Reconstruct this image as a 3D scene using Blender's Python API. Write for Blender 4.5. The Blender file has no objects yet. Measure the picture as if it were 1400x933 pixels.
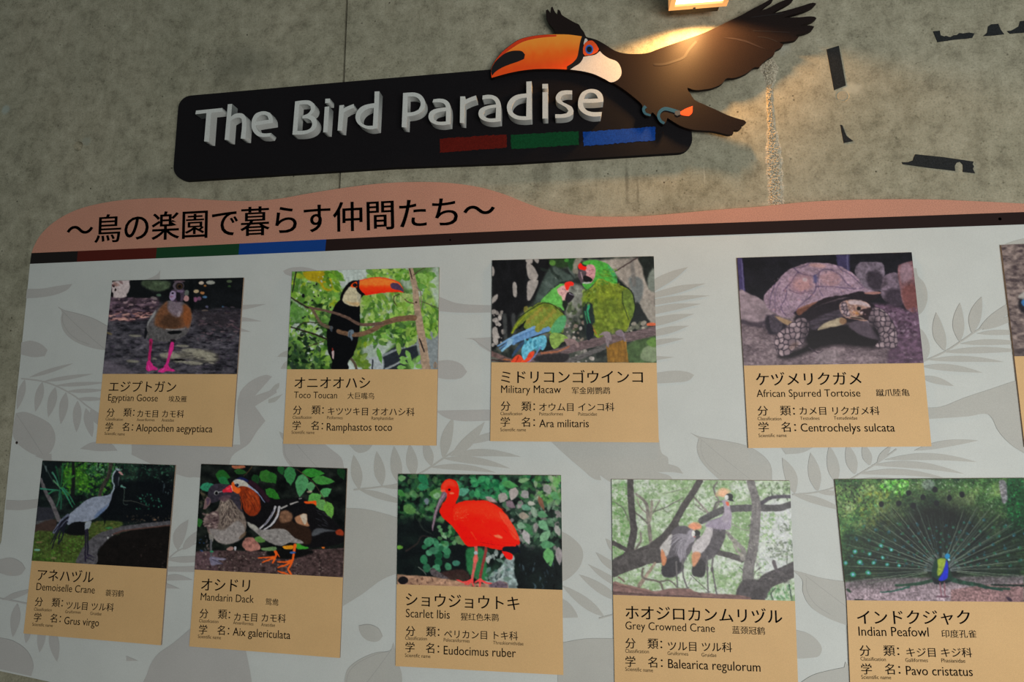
import bpy, math, random
import numpy as np
from mathutils import Vector, Matrix

# ---------------------------------------------------------------- camera, world, lights, exposure
C = bpy.context.scene.collection
D = 1.30                       # metres from the lens to the concrete wall (wall surface is the plane y = 0)
EYE = Vector((0, -D, 1.55))
FPX = 683.246                  # focal length for an image 1400 wide
RX, RY, RZ = .1044, .1121, .0030
def _rot():
    cx, sx, cy, sy, cz, sz = math.cos(RX), math.sin(RX), math.cos(RY), math.sin(RY), math.cos(RZ), math.sin(RZ)
    a = np.array([[1, 0, 0], [0, cx, -sx], [0, sx, cx]]); b = np.array([[cy, 0, sy], [0, 1, 0], [-sy, 0, cy]]); c = np.array([[cz, -sz, 0], [sz, cz, 0], [0, 0, 1]])
    r = b @ a @ c
    return np.array([r[0], -r[2], r[1]])
ROT = _rot()
cam = bpy.data.objects.new('camera', bpy.data.cameras.new('camera')); C.objects.link(cam)
cam.matrix_world = Matrix.Translation(EYE) @ Matrix(ROT.tolist()).to_4x4()
cam.data.sensor_width = 36; cam.data.lens = FPX / 1400 * 36; cam.data.clip_start = .02
bpy.context.scene.camera = cam

sc = bpy.context.scene
sc.view_settings.view_transform = 'Standard'; sc.view_settings.look = 'None'
sc.view_settings.gamma = 1; sc.view_settings.use_curve_mapping = False
sc.view_settings.exposure = 0.0

w = bpy.data.worlds.new('world'); sc.world = w; w.use_nodes = True
w.node_tree.nodes['Background'].inputs[0].default_value = (.80, .96, .98, 1)
w.node_tree.nodes['Background'].inputs[1].default_value = .18

def area(name, loc, target, size, energy, col):
    l = bpy.data.lights.new(name, 'AREA'); l.shape = 'RECTANGLE'; l.size, l.size_y = size; l.energy = energy; l.color = col
    o = bpy.data.objects.new(name, l); C.objects.link(o); o.location = loc
    o.rotation_euler = (Vector(target) - Vector(loc)).to_track_quat('-Z', 'Y').to_euler(); return o
area('added_daylight_key', (1.5, -2.9, 1.0), (.25, 0, 1.4), (2.0, 1.4), 86, (1, .985, .95))  # added area light standing in for daylight; unseen source, falls off to the left

# ---------------------------------------------------------------- helpers
def P(px, py, off=0.0):
    """the point of the plane `off` metres in front of the wall that is seen at (px, py) of the photograph"""
    d = ROT @ np.array([(px - 700) / FPX, -(py - 466.5) / FPX, -1.0])
    t = (D - off) / d[1]
    return np.array([EYE[0] + d[0] * t, -off, EYE[2] + d[2] * t])
def proj(p):
    c = (np.asarray(p) - np.array(EYE)) @ ROT
    return 700 + FPX * c[..., 0] / -c[..., 2], 466.5 - FPX * c[..., 1] / -c[..., 2]

def nodes(name, rough=.7, spec=.2):
    m = bpy.data.materials.new(name); m.use_nodes = True; nt = m.node_tree; b = nt.nodes['Principled BSDF']
    b.inputs['Roughness'].default_value = rough; b.inputs['Specular IOR Level'].default_value = spec
    return m, nt, b
def lin(c): return tuple(float(v) for v in np.where(np.array(c) / 255 <= .04045, np.array(c) / 255 / 12.92, ((np.array(c) / 255 + .055) / 1.055) ** 2.4)) + (1,)
def N(nt, t, **k):
    n = nt.nodes.new(t)
    for a, v in k.items():
        if a in n.inputs: n.inputs[a].default_value = v
        else: setattr(n, a, v)
    return n
def coords(nt, scale=(1, 1, 1)):
    g = N(nt, 'ShaderNodeNewGeometry'); mp = N(nt, 'ShaderNodeMapping'); mp.inputs['Scale'].default_value = scale
    nt.links.new(g.outputs['Position'], mp.inputs[0]); return mp.outputs[0]
def noise(nt, vec, scale, detail=4, rough=.6):
    n = N(nt, 'ShaderNodeTexNoise'); n.inputs['Scale'].default_value = scale; n.inputs['Detail'].default_value = detail; n.inputs['Roughness'].default_value = rough
    nt.links.new(vec, n.inputs['Vector']); return n.outputs[0]
def ramp(nt, fac, stops):
    r = N(nt, 'ShaderNodeValToRGB'); e = r.color_ramp.elements
    while len(e) < len(stops): e.new(.5)
    for x, (p, c) in zip(e, stops): x.position = p; x.color = c
    nt.links.new(fac, r.inputs[0]); return r.outputs[0]
def mix(nt, a, b, fac, mode='MIX'):
    n = N(nt, 'ShaderNodeMix', data_type='RGBA', blend_type=mode)
    for s, v in ((0, fac), (6, a), (7, b)):
        if isinstance(v, (int, float)): n.inputs[s].default_value = v
        elif isinstance(v, tuple): n.inputs[s].default_value = v
        else: nt.links.new(v, n.inputs[s])
    return n.outputs[2]
def bump(nt, b, h, strength=.3, dist=.002):
    n = N(nt, 'ShaderNodeBump'); n.inputs['Strength'].default_value = strength; n.inputs['Distance'].default_value = dist
    nt.links.new(h, n.inputs['Height']); nt.links.new(n.outputs[0], b.inputs['Normal'])
def speckled(name, col, var=.12, scale=900, rough=.65, spec=.2, bmp=.15):
    """a plain colour with fine grain"""
    m, nt, b = nodes(name, rough, spec); v = coords(nt); n1 = noise(nt, v, scale, 2); n2 = noise(nt, v, 9, 3)
    lo = tuple(x * (1 - var) for x in col[:3]) + (1,); hi = tuple(min(1, x * (1 + var)) for x in col[:3]) + (1,)
    c = ramp(nt, n1, [(.35, lo), (.65, hi)]); c = mix(nt, c, ramp(nt, n2, [(.3, (.9, .9, .9, 1)), (.7, (1, 1, 1, 1))]), .6, 'MULTIPLY')
    nt.links.new(c, b.inputs['Base Color'])
    if bmp: bump(nt, b, n1, bmp, .0005)
    return m

def mesh_obj(name, verts, faces, mat, parent=None, smooth=False):
    me = bpy.data.meshes.new(name); me.from_pydata([tuple(map(float, v)) for v in verts], [], faces); me.update()
    o = bpy.data.objects.new(name, me); C.objects.link(o)
    if mat: me.materials.append(mat)
    if parent:
        o.parent = parent; o.matrix_parent_inverse = Matrix.Translation(-Vector(parent.location))
    if smooth:
        for p in me.polygons: p.use_smooth = True
    return o
def tag(o, label=None, cat=None, group=None, kind=None):
    for k, v in (('label', label), ('category', cat), ('group', group), ('kind', kind)):
        if v: o[k] = v
    return o
def empty(name, loc, label, cat, group=None):
    o = bpy.data.objects.new(name, None); C.objects.link(o); o.location = Vector([float(v) for v in loc]); o.empty_display_size = .05
    return tag(o, label, cat, group)
def box(name, x0, x1, y0, y1, z0, z1, mat, parent=None):
    v = [(x, y, z) for x in (x0, x1) for y in (y0, y1) for z in (z0, z1)]
    return mesh_obj(name, v, [(0, 1, 3, 2), (4, 6, 7, 5), (0, 4, 5, 1), (2, 3, 7, 6), (0, 2, 6, 4), (1, 5, 7, 3)], mat, parent)

def rounded(pts, n=5, corner=38):
    """round the gentle bends of an outline and keep its sharp corners"""
    p = np.asarray(pts, float); m = len(p); T = []
    for i in range(m):
        a = p[i] - p[i - 1]; b = p[(i + 1) % m] - p[i]; la, lb = np.hypot(*a) + 1e-9, np.hypot(*b) + 1e-9
        turn = math.degrees(math.acos(max(-1, min(1, float(a @ b) / la / lb))))
        T.append(None if turn > corner else (a / la + b / lb) / 2)
    out = []
    for i in range(m):
        a, b = p[i], p[(i + 1) % m]; L = np.hypot(*(b - a)); d = (b - a) / (L + 1e-9)
        ta = (T[i] if T[i] is not None else d) * L; j = (i + 1) % m; tb = (T[j] if T[j] is not None else d) * L
        k = 1 if (T[i] is None and T[j] is None) else n
        for s in range(k):
            t = s / k; out.append((2 * t**3 - 3 * t**2 + 1) * a + (t**3 - 2 * t**2 + t) * ta + (-2 * t**3 + 3 * t**2) * b + (t**3 - t**2) * tb)
    return np.array(out)

def solid(name, loops, off, depth, mat, parent=None, smooth=5, corner=38, bevel=0.0, origin=None, scale=1.0):
    """a flat shape cut from sheet: outlines read off the photograph and laid on the plane `off` in front of the wall, `depth` thick"""
    ox, oy = origin if origin else (0, 0)
    cu = bpy.data.curves.new(name, 'CURVE'); cu.dimensions = '2D'; cu.fill_mode = 'BOTH'; cu.extrude = depth / 2
    if bevel: cu.bevel_depth = bevel; cu.bevel_resolution = 1; cu.offset = -bevel
    for lp in loops:
        q = np.asarray(lp, float) / scale + np.array([ox, oy])
        if smooth: q = rounded(q, smooth, corner)
        sp = cu.splines.new('POLY'); sp.points.add(len(q) - 1); sp.use_cyclic_u = True
        for k, (x, y) in enumerate(q):
            w_ = P(x, y, off); sp.points[k].co = (w_[0], w_[2], 0, 1)
    t = bpy.data.objects.new(name, cu); C.objects.link(t)
    me = bpy.data.meshes.new_from_object(t.evaluated_get(bpy.context.evaluated_depsgraph_get()))
    bpy.data.objects.remove(t); bpy.data.curves.remove(cu)
    n = len(me.vertices); a = np.empty(n * 3); me.vertices.foreach_get('co', a); a = a.reshape(-1, 3)
    b = np.stack([a[:, 0], -off + depth / 2 - a[:, 2], a[:, 1]], -1)      # local z -> out of the wall
    me.vertices.foreach_set('co', b.ravel()); me.update(); me.name = name
    me.materials.clear(); me.materials.append(mat)
    o = bpy.data.objects.new(name, me); C.objects.link(o)
    if parent: o.parent = parent; o.matrix_parent_inverse = Matrix.Translation(-Vector(parent.location))
    return o

def join_meshes(name, obs, mat, parent):
    vs, fs, k = [], [], 0
    for o in obs:
        me = o.data; vs += [tuple(v.co) for v in me.vertices]; fs += [tuple(i + k for i in p.vertices) for p in me.polygons]; k = len(vs)
        bpy.data.objects.remove(o); bpy.data.meshes.remove(me)
    return mesh_obj(name, vs, fs, mat, parent)

def glyphs(s, bold=0.0, res=3):
    cu = bpy.data.curves.new('t', 'FONT'); cu.body = s; cu.size = 1; cu.resolution_u = res; cu.offset = bold
    t = bpy.data.objects.new('t', cu); C.objects.link(t)
    me = bpy.data.meshes.new_from_object(t.evaluated_get(bpy.context.evaluated_depsgraph_get()))
    bpy.data.objects.remove(t); bpy.data.curves.remove(cu)
    n = len(me.vertices); a = np.empty(n * 3); me.vertices.foreach_get('co', a); f = [tuple(p.vertices) for p in me.polygons]; bpy.data.meshes.remove(me)
    return a.reshape(-1, 3)[:, :2], f
def writing(name, items, off, mat, parent, down, bold=0.0, origin=(0, 0), scale=1.0):
    """items: (text, x0, x1, y0, y1[, tall]): printed line whose glyphs run from x0 to x1 with the baseline from y0 to y1"""
    vs, fs = [], []
    for it in items:
        s, x0, x1, y0, y1 = it[:5]; cjk = any(ord(ch) > 0x2fff for ch in s); tall = it[5] if len(it) > 5 else (1.0 if cjk else 1.13)
        a, f = glyphs(s, bold)
        A = P(x0 / scale + origin[0], y0 / scale + origin[1], off); B = P(x1 / scale + origin[0], y1 / scale + origin[1], off)
        lo, hi = a[:, 0].min(), a[:, 0].max(); L = np.linalg.norm(B - A); k = L / (hi - lo); ex = (B - A) / L
        v = a[:, 1] + (.07 if cjk else 0)
        p = A + np.outer((a[:, 0] - lo) * k, ex) + np.outer(v * k * tall, -down)
        for dx in ((-.011, .011) if cjk else (-.006, .006)):
            b = len(vs); vs += list(p + ex * dx * k); fs += [tuple(i + b for i in q) for q in f]
    return mesh_obj(name, vs, fs, mat, parent)
# ---------------------------------------------------------------- painter for the printed photographs
def s2l(c):
    c = np.clip(np.asarray(c, float), 0, 1)
    return np.where(c <= .04045, c / 12.92, ((c + .055) / 1.055) ** 2.4)

def smooth_pts(p, n=5, closed=True):
    p = np.asarray(p, float); m = len(p); out = []
    for i in range(m if closed else m - 1):
        if closed: a, b, c, d = p[i - 1], p[i], p[(i + 1) % m], p[(i + 2) % m]
        else: a, b, c, d = p[max(i - 1, 0)], p[i], p[i + 1], p[min(i + 2, m - 1)]
        for k in range(n):
            t = k / n
            out.append(.5 * ((2 * b) + (c - a) * t + (2 * a - 5 * b + 4 * c - d) * t * t + (3 * b - a - 3 * c + d) * t ** 3))
    if not closed: out.append(p[-1])
    return np.array(out)

class Canvas:
    """a picture painted in the units of its own print, 1400 x 933"""
    def __init__(s, seed, k=.25):
        s.k = k; s.W = int(1400 * k); s.H = int(933 * k)
        s.X, s.Y = np.meshgrid((np.arange(s.W) + .5) / k, (np.arange(s.H) + .5) / k)
        s.im = np.zeros((s.H, s.W, 3)); s.r = np.random.RandomState(seed)
    def noise(s, sx, sy=None, octv=3, seed=None):
        sy = sy or sx; r = s.r if seed is None else np.random.RandomState(seed)
        out = np.zeros((s.H, s.W)); amp = 1; tot = 0
        for o in range(octv):
            gx = s.X / sx * 2 ** o; gy = s.Y / sy * 2 ** o
            g = r.rand(int(gy.max()) + 3, int(gx.max()) + 3)
            ix = gx.astype(int); iy = gy.astype(int); fx = gx - ix; fy = gy - iy
            fx = fx * fx * (3 - 2 * fx); fy = fy * fy * (3 - 2 * fy)
            v = (g[iy, ix] * (1 - fx) + g[iy, ix + 1] * fx) * (1 - fy) + (g[iy + 1, ix] * (1 - fx) + g[iy + 1, ix + 1] * fx) * fy
            out += v * amp; tot += amp; amp *= .55
        return out / tot
    def ramp(s, v, stops):
        t = [a for a, _ in stops]
        return np.stack([np.interp(v, t, [c[i] for _, c in stops]) for i in range(3)], -1)
    def bg(s, v, stops): s.im[:] = s.ramp(v, stops)
    def _box(s, lo, hi, pad):
        k = s.k
        return (max(int((lo[0] - pad) * k), 0), min(int((hi[0] + pad) * k) + 2, s.W),
                max(int((lo[1] - pad) * k), 0), min(int((hi[1] + pad) * k) + 2, s.H))
    def mask(s, pts, f):
        p = np.asarray(pts, float); x0, x1, y0, y1 = s._box(p.min(0), p.max(0), f)
        if x1 <= x0 or y1 <= y0: return None
        X = s.X[y0:y1, x0:x1]; Y = s.Y[y0:y1, x0:x1]
        ins = np.zeros(X.shape, bool); d2 = np.full(X.shape, 1e12)
        for i in range(len(p)):
            ax, ay = p[i - 1]; bx, by = p[i]
            ux, uy = bx - ax, by - ay; L = ux * ux + uy * uy + 1e-9
            t = np.clip(((X - ax) * ux + (Y - ay) * uy) / L, 0, 1)
            d2 = np.minimum(d2, (X - ax - t * ux) ** 2 + (Y - ay - t * uy) ** 2)
            if uy: ins ^= ((ay > Y) != (by > Y)) & (X < ux * (Y - ay) / uy + ax)
        d = np.sqrt(d2); d[ins] *= -1
        return (x0, x1, y0, y1), np.clip(.5 - d / f, 0, 1)
    def lay(s, box, m, col, a=1, tex=None):
        x0, x1, y0, y1 = box; c = np.asarray(col, float)
        if tex is not None:
            t = tex[y0:y1, x0:x1]
            c = c * t[..., None] if t.ndim == 2 else t
        m = (m * a)[..., None]
        s.im[y0:y1, x0:x1] = s.im[y0:y1, x0:x1] * (1 - m) + c * m
    def poly(s, pts, col, f=6, sm=4, a=1, tex=None):
        q = smooth_pts(pts, sm) if sm else pts
        r = s.mask(q, f)
        if r: s.lay(r[0], r[1], col, a, tex)
    def stroke(s, pts, w, col, w1=None, f=5, a=1, tex=None, sm=4):
        """a line whose width runs from w to w1"""
        q = smooth_pts(pts, sm, False) if sm and len(pts) > 2 else np.asarray(pts, float)
        w1 = w if w1 is None else w1; n = len(q) - 1; W = max(w, w1)
        x0, x1, y0, y1 = s._box(q.min(0), q.max(0), W / 2 + f)
        if x1 <= x0 or y1 <= y0: return
        X = s.X[y0:y1, x0:x1]; Y = s.Y[y0:y1, x0:x1]; m = np.zeros(X.shape)
        for i in range(n):
            ax, ay = q[i]; ux, uy = q[i + 1] - q[i]; L = ux * ux + uy * uy + 1e-9
            t = np.clip(((X - ax) * ux + (Y - ay) * uy) / L, 0, 1)
            d = np.hypot(X - ax - t * ux, Y - ay - t * uy) - (w + (w1 - w) * (i + t) / n) / 2
            m = np.maximum(m, np.clip(.5 - d / f, 0, 1))
        s.lay((x0, x1, y0, y1), m, col, a, tex)
    def oval(s, x, y, rx, ry, col, ang=0, f=4, a=1):
        t = np.linspace(0, 2 * np.pi, 15)[:-1]; c, n = np.cos(ang), np.sin(ang)
        u = rx * np.cos(t); v = ry * np.sin(t)
        s.poly(np.stack([x + u * c - v * n, y + u * n + v * c], -1), col, f, 0, a)
    def leaf(s, x, y, L, W, ang, col, f=4, a=1):
        t = np.array([0, .2, .45, .75, 1, .75, .45, .2]); w = np.array([0, .8, 1, .6, 0, -.6, -1, -.8])
        u = (t - .5) * L; v = w * W / 2; c, n = np.cos(ang), np.sin(ang)
        s.poly(np.stack([x + u * c - v * n, y + u * n + v * c], -1), col, f, 0, a)
    def scatter(s, n, box, L, cols, asp=.5, ang=(0, 6.28), f=4, a=1, shape='leaf', where=None, var=18):
        for _ in range(n):
            x = box[0] + s.r.rand() * (box[2] - box[0]); y = box[1] + s.r.rand() * (box[3] - box[1])
            l = L[0] + (L[1] - L[0]) * s.r.rand() ** 1.5; g = ang[0] + s.r.rand() * (ang[1] - ang[0])
            c = np.array(cols[s.r.randint(len(cols))], float); c = np.clip(c + (s.r.rand() - .5) * 2 * var, 0, 255)
            if where is not None and not where(x, y): continue
            if shape == 'leaf': s.leaf(x, y, l, l * asp, g, c, f, a)
            else: s.oval(x, y, l / 2, l * asp / 2, c, g, f, a)
    def cells(s, size, seed, line=.12, dark=(44, 38, 46), lo=(96, 84, 90), hi=(138, 124, 128)):
        """a skin of rounded scales"""
        r = np.random.RandomState(seed); gx = s.X / size; gy = s.Y / size; ix = gx.astype(int); iy = gy.astype(int)
        jx = r.rand(60, 90) * .7 + .15; jy = r.rand(60, 90) * .7 + .15; tone = r.rand(60, 90)
        d1 = np.full(s.X.shape, 9.); d2 = d1.copy(); t = d1.copy()
        for a in (-1, 0, 1):
            for b in (-1, 0, 1):
                cx = np.clip(ix + a, 0, 89); cy = np.clip(iy + b, 0, 59); d = np.hypot(gx - cx - jx[cy, cx], gy - cy - jy[cy, cx]); n = d < d1
                d2 = np.where(n, d1, np.minimum(d2, d)); t = np.where(n, tone[cy, cx], t); d1 = np.where(n, d, d1)
        e = np.clip((d2 - d1 - line * .5) / (line * 1.4), 0, 1)[..., None]; t = t[..., None]
        return np.array(dark) * (1 - e) + (np.array(lo) * (1 - t) + np.array(hi) * t) * e * (1.12 - .3 * d1[..., None])
    def lines(s, n, fn, w, cols, f=3, a=1):
        for i in range(n):
            p = fn(s.r.rand(), s.r.rand())
            s.stroke(p, w, cols[s.r.randint(len(cols))], w * .4, f, a, sm=0)
    def grain(s, amp=6):
        g = (s.r.rand(s.H, s.W) - .5) * 2 * amp
        s.im = np.clip(s.im + g[..., None], 0, 255)
    def finish(s, warp=7, mottle=.12):
        """break up drawn edges and flat fills the way fur, feathers and bark do"""
        dx = (s.noise(22, 22, 2) - .5) * warp; dy = (s.noise(22, 22, 2) - .5) * warp; m = 1 + mottle * (s.noise(16, 16, 2) - .5) * 2
        x = (s.X + dx).ravel(); y = (s.Y + dy).ravel(); s.im = np.clip(s.sample(x, y).reshape(s.im.shape) * m[..., None], 0, 255); return s
    def sample(s, x, y):
        gx = np.clip(x * s.k - .5, 0, s.W - 1.001); gy = np.clip(y * s.k - .5, 0, s.H - 1.001)
        ix = gx.astype(int); iy = gy.astype(int); fx = (gx - ix)[:, None]; fy = (gy - iy)[:, None]; A = s.im
        return (A[iy, ix] * (1 - fx) + A[iy, ix + 1] * fx) * (1 - fy) + (A[iy + 1, ix] * (1 - fx) + A[iy + 1, ix + 1] * fx) * fy
def pic_goose():
    c = Canvas(1); r = c.r
    n = c.noise(60, 22, 4); c.bg(n, [(.2, (28, 27, 31)), (.5, (62, 60, 66)), (.8, (92, 88, 94))])
    n2 = c.noise(200, 60, 3)
    c.im *= (.75 + .5 * n2)[..., None]
    # dark wood behind
    c.poly([(60, 20), (1400, 0), (1400, 330), (1150, 300), (900, 330), (820, 300), (560, 250), (480, 210), (60, 215)], (20, 21, 23), 30, 0, tex=.6 + .8 * c.noise(70, 50))
    c.poly([(60, 190), (300, 180), (540, 205), (560, 260), (480, 400), (260, 425), (60, 420)], (70, 58, 66), 25, 0, tex=.3 + 1.5 * c.noise(55, 18, 3))
    c.scatter(85, (80, 205, 500, 330), (14, 60), [(150, 128, 130), (120, 100, 108), (90, 74, 84), (38, 30, 38), (30, 25, 33)], .4, (-.2, .2), 8, .7, 'o')
    c.scatter(30, (90, 340, 480, 415), (30, 110), [(196, 158, 148), (170, 130, 125), (150, 112, 108)], .25, (-.15, .1), 7, .85, 'o')
    c.scatter(40, (90, 320, 480, 420), (14, 50), [(40, 30, 36), (60, 44, 50)], .35, (-.2, .2), 6, .8, 'o')
    c.poly([(125, 62), (285, 50), (282, 130), (250, 200), (135, 205), (118, 130)], (172, 160, 160), 12)
    c.scatter(6, (120, 60, 280, 100), (30, 60), [(90, 66, 66), (130, 105, 100)], .5, (0, 1), 10, .7, 'o')
    c.oval(122, 183, 11, 24, (15, 12, 14)); c.oval(152, 137, 9, 14, (30, 22, 22)); c.oval(138, 105, 7, 8, (20, 20, 20))
    c.poly([(285, 50), (400, 46), (380, 90), (470, 150), (520, 205), (300, 205), (255, 190), (285, 120)], (18, 19, 21), 10)
    c.poly([(390, 60), (440, 48), (640, 60), (640, 120), (560, 150), (480, 140), (400, 100)], (68, 78, 62), 22, tex=.6 + .8 * c.noise(40))
    c.oval(548, 184, 22, 12, (95, 120, 100), 0, 10, .7); c.oval(505, 213, 30, 14, (120, 112, 112), .3, 10, .8)
    # lights on the right
    for a in [(935, 73, 24, 16, (195, 180, 165)), (1020, 70, 42, 18, (150, 150, 142)), (968, 100, 12, 8, (160, 110, 60)), (888, 150, 27, 17, (180, 160, 130)),
              (945, 165, 20, 13, (170, 120, 80)), (800, 165, 26, 28, (95, 100, 95)), (797, 215, 28, 26, (180, 140, 140)), (880, 225, 22, 24, (130, 85, 110)),
              (915, 215, 20, 18, (110, 80, 100)), (968, 203, 20, 11, (80, 110, 140)), (1190, 60, 26, 14, (80, 90, 70)), (1190, 105, 16, 10, (50, 70, 45)),
              (985, 292, 14, 11, (90, 90, 110)), (1133, 292, 12, 9, (60, 100, 130)), (970, 325, 32, 8, (120, 105, 95)), (1175, 345, 28, 9, (115, 100, 88)),
              (960, 397, 20, 12, (165, 160, 160)), (850, 175, 10, 14, (160, 100, 90))]:
        c.oval(a[0], a[1], a[2], a[3], a[4], 0, 8, .9)
    c.stroke([(842, 40), (845, 330)], 38, (14, 15, 17), 44, 12)
    c.scatter(50, (860, 290, 1300, 400), (12, 50), [(70, 60, 66), (25, 23, 27), (95, 85, 88), (50, 42, 58)], .3, (-.2, .3), 6, .7, 'o')
    c.poly([(850, 330), (1300, 320), (1290, 500), (900, 480)], (48, 43, 47), 60, 0, .7)
    # ground litter
    c.scatter(420, (40, 420, 1300, 905), (8, 48), [(98, 94, 98), (40, 38, 43), (34, 32, 38), (76, 70, 80), (60, 52, 66)], .3, (-.3, .3), 5, .6, 'o')
    c.scatter(60, (900, 420, 1300, 600), (14, 60), [(92, 76, 84), (100, 84, 88), (38, 30, 38)], .35, (-.4, .4), 5, .6, 'o')
    c.poly([(45, 780), (130, 790), (260, 850), (330, 905), (35, 908)], (96, 90, 98), 40, a=.8)
    c.poly([(560, 730), (700, 705), (860, 690), (1000, 690), (1090, 740), (1060, 800), (940, 790), (760, 770), (620, 775)], (112, 108, 98), 40, a=.75, tex=.75 + .5 * c.noise(40, 14))
    for a in [(650, 735, 95, 26), (765, 648, 60, 12), (860, 690, 110, 20), (960, 725, 110, 24), (860, 805, 90, 18), (1010, 765, 60, 20), (335, 555, 60, 11), (310, 788, 60, 13), (740, 790, 60, 12), (510, 765, 22, 10)]:
        c.oval(a[0], a[1], a[2], a[3], (142, 138, 124), .06, 14, .75)
    c.scatter(50, (560, 680, 1080, 830), (10, 60), [(60, 58, 58), (150, 145, 132)], .25, (-.2, .3), 5, .5, 'o')
    c.poly([(650, 778), (730, 764), (800, 778), (740, 785)], (18, 16, 18), 5)
    c.oval(95, 535, 32, 9, (120, 105, 70), .3, 10, .7)
    # body
    c.poly([(640, 235), (600, 260), (545, 310), (480, 370), (448, 430), (432, 490), (428, 560), (460, 582), (520, 598), (620, 610), (700, 595), (770, 560), (822, 510), (845, 430), (846, 350), (828, 300), (790, 265), (740, 240)], (88, 84, 86), 7, tex=.85 + .3 * c.noise(14, 14))
    c.poly([(620, 245), (560, 300), (520, 370), (510, 450), (560, 490), (660, 500), (760, 485), (825, 440), (846, 370), (826, 300), (785, 265), (745, 300), (735, 350), (660, 345), (630, 300)], (104, 68, 46), 26, a=.85, tex=.8 + .4 * c.noise(12, 20))
    c.poly([(600, 370), (690, 350), (735, 400), (735, 470), (640, 490), (560, 440)], (62, 46, 36), 36, a=.75)
    c.poly([(790, 275), (838, 320), (846, 400), (830, 470), (800, 480), (770, 400), (775, 330)], (128, 78, 48), 16, a=.7)
    c.poly([(655, 245), (730, 240), (765, 290), (760, 350), (715, 385), (650, 350), (630, 290)], (112, 100, 108), 26, a=.9, tex=.85 + .3 * c.noise(10))
    c.oval(732, 355, 16, 30, (150, 138, 142), .3, 12, .7)
    c.poly([(520, 320), (480, 375), (450, 430), (440, 480), (470, 420), (510, 370)], (135, 135, 135), 14)
    c.poly([(440, 470), (560, 480), (640, 500), (780, 510), (790, 545), (700, 590), (600, 606), (500, 590), (436, 560)], (82, 80, 80), 22, a=.8, tex=.7 + .6 * c.noise(16, 16))
    c.poly([(628, 520), (700, 508), (758, 518), (720, 538), (650, 540)], (16, 16, 18), 8)
    c.stroke([(620, 496), (700, 502), (780, 490)], 14, (140, 138, 138), 8, 12, .8)
    c.poly([(428, 480), (416, 540), (420, 585), (432, 568), (444, 520)], (22, 22, 26), 6)
    c.poly([(650, 590), (695, 590), (694, 615), (670, 625)], (40, 34, 38), 6)
    # neck and head
    c.poly([(655, 230), (645, 200), (655, 160), (680, 130), (775, 130), (782, 170), (765, 240), (700, 250)], (66, 56, 68), 7, tex=.6 + .8 * c.noise(14, 10))
    c.poly([(645, 205), (650, 165), (672, 145), (700, 160), (702, 205), (680, 235), (655, 228)], (140, 126, 150), 8); c.oval(673, 168, 9, 8, (24, 22, 30)); c.oval(668, 198, 16, 8, (120, 80, 100), 0, 8, .7)
    c.poly([(705, 160), (740, 168), (745, 230), (712, 235)], (28, 24, 30), 8)
    c.oval(727, 100, 52, 42, (84, 76, 84)); c.oval(735, 103, 38, 34, (40, 34, 34)); c.oval(738, 106, 25, 24, (60, 44, 30)); c.oval(738, 108, 15, 15, (14, 12, 12))
    c.oval(735, 60, 52, 10, (110, 92, 100), 0, 10, .7); c.oval(742, 150, 30, 12, (120, 104, 128), 0, 8, .8)
    # legs
    P = (178, 52, 118)
    c.poly([(462, 590), (490, 592), (484, 660), (478, 720), (470, 800), (450, 800), (452, 720), (460, 660)], (150, 42, 90), 6)
    c.poly([(660, 615), (686, 618), (680, 680), (655, 740), (628, 830), (606, 830), (630, 740), (642, 670)], P, 6)
    c.oval(472, 628, 9, 25, (95, 35, 50), 0, 6, .8)
    c.poly([(444, 790), (472, 788), (500, 830), (535, 850), (530, 868), (480, 872), (450, 880), (432, 860), (434, 820)], P, 6)
    c.poly([(604, 818), (630, 822), (650, 848), (692, 868), (685, 882), (620, 880), (590, 890), (545, 885), (548, 868), (585, 848)], P, 6)
    c.stroke([(455, 830), (460, 872)], 8, (205, 90, 160), 4, 5); c.stroke([(600, 850), (560, 882)], 7, (205, 90, 160), 4, 5); c.stroke([(615, 850), (610, 880)], 6, (205, 70, 120), 4, 5)
    c.grain(5); return c

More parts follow.
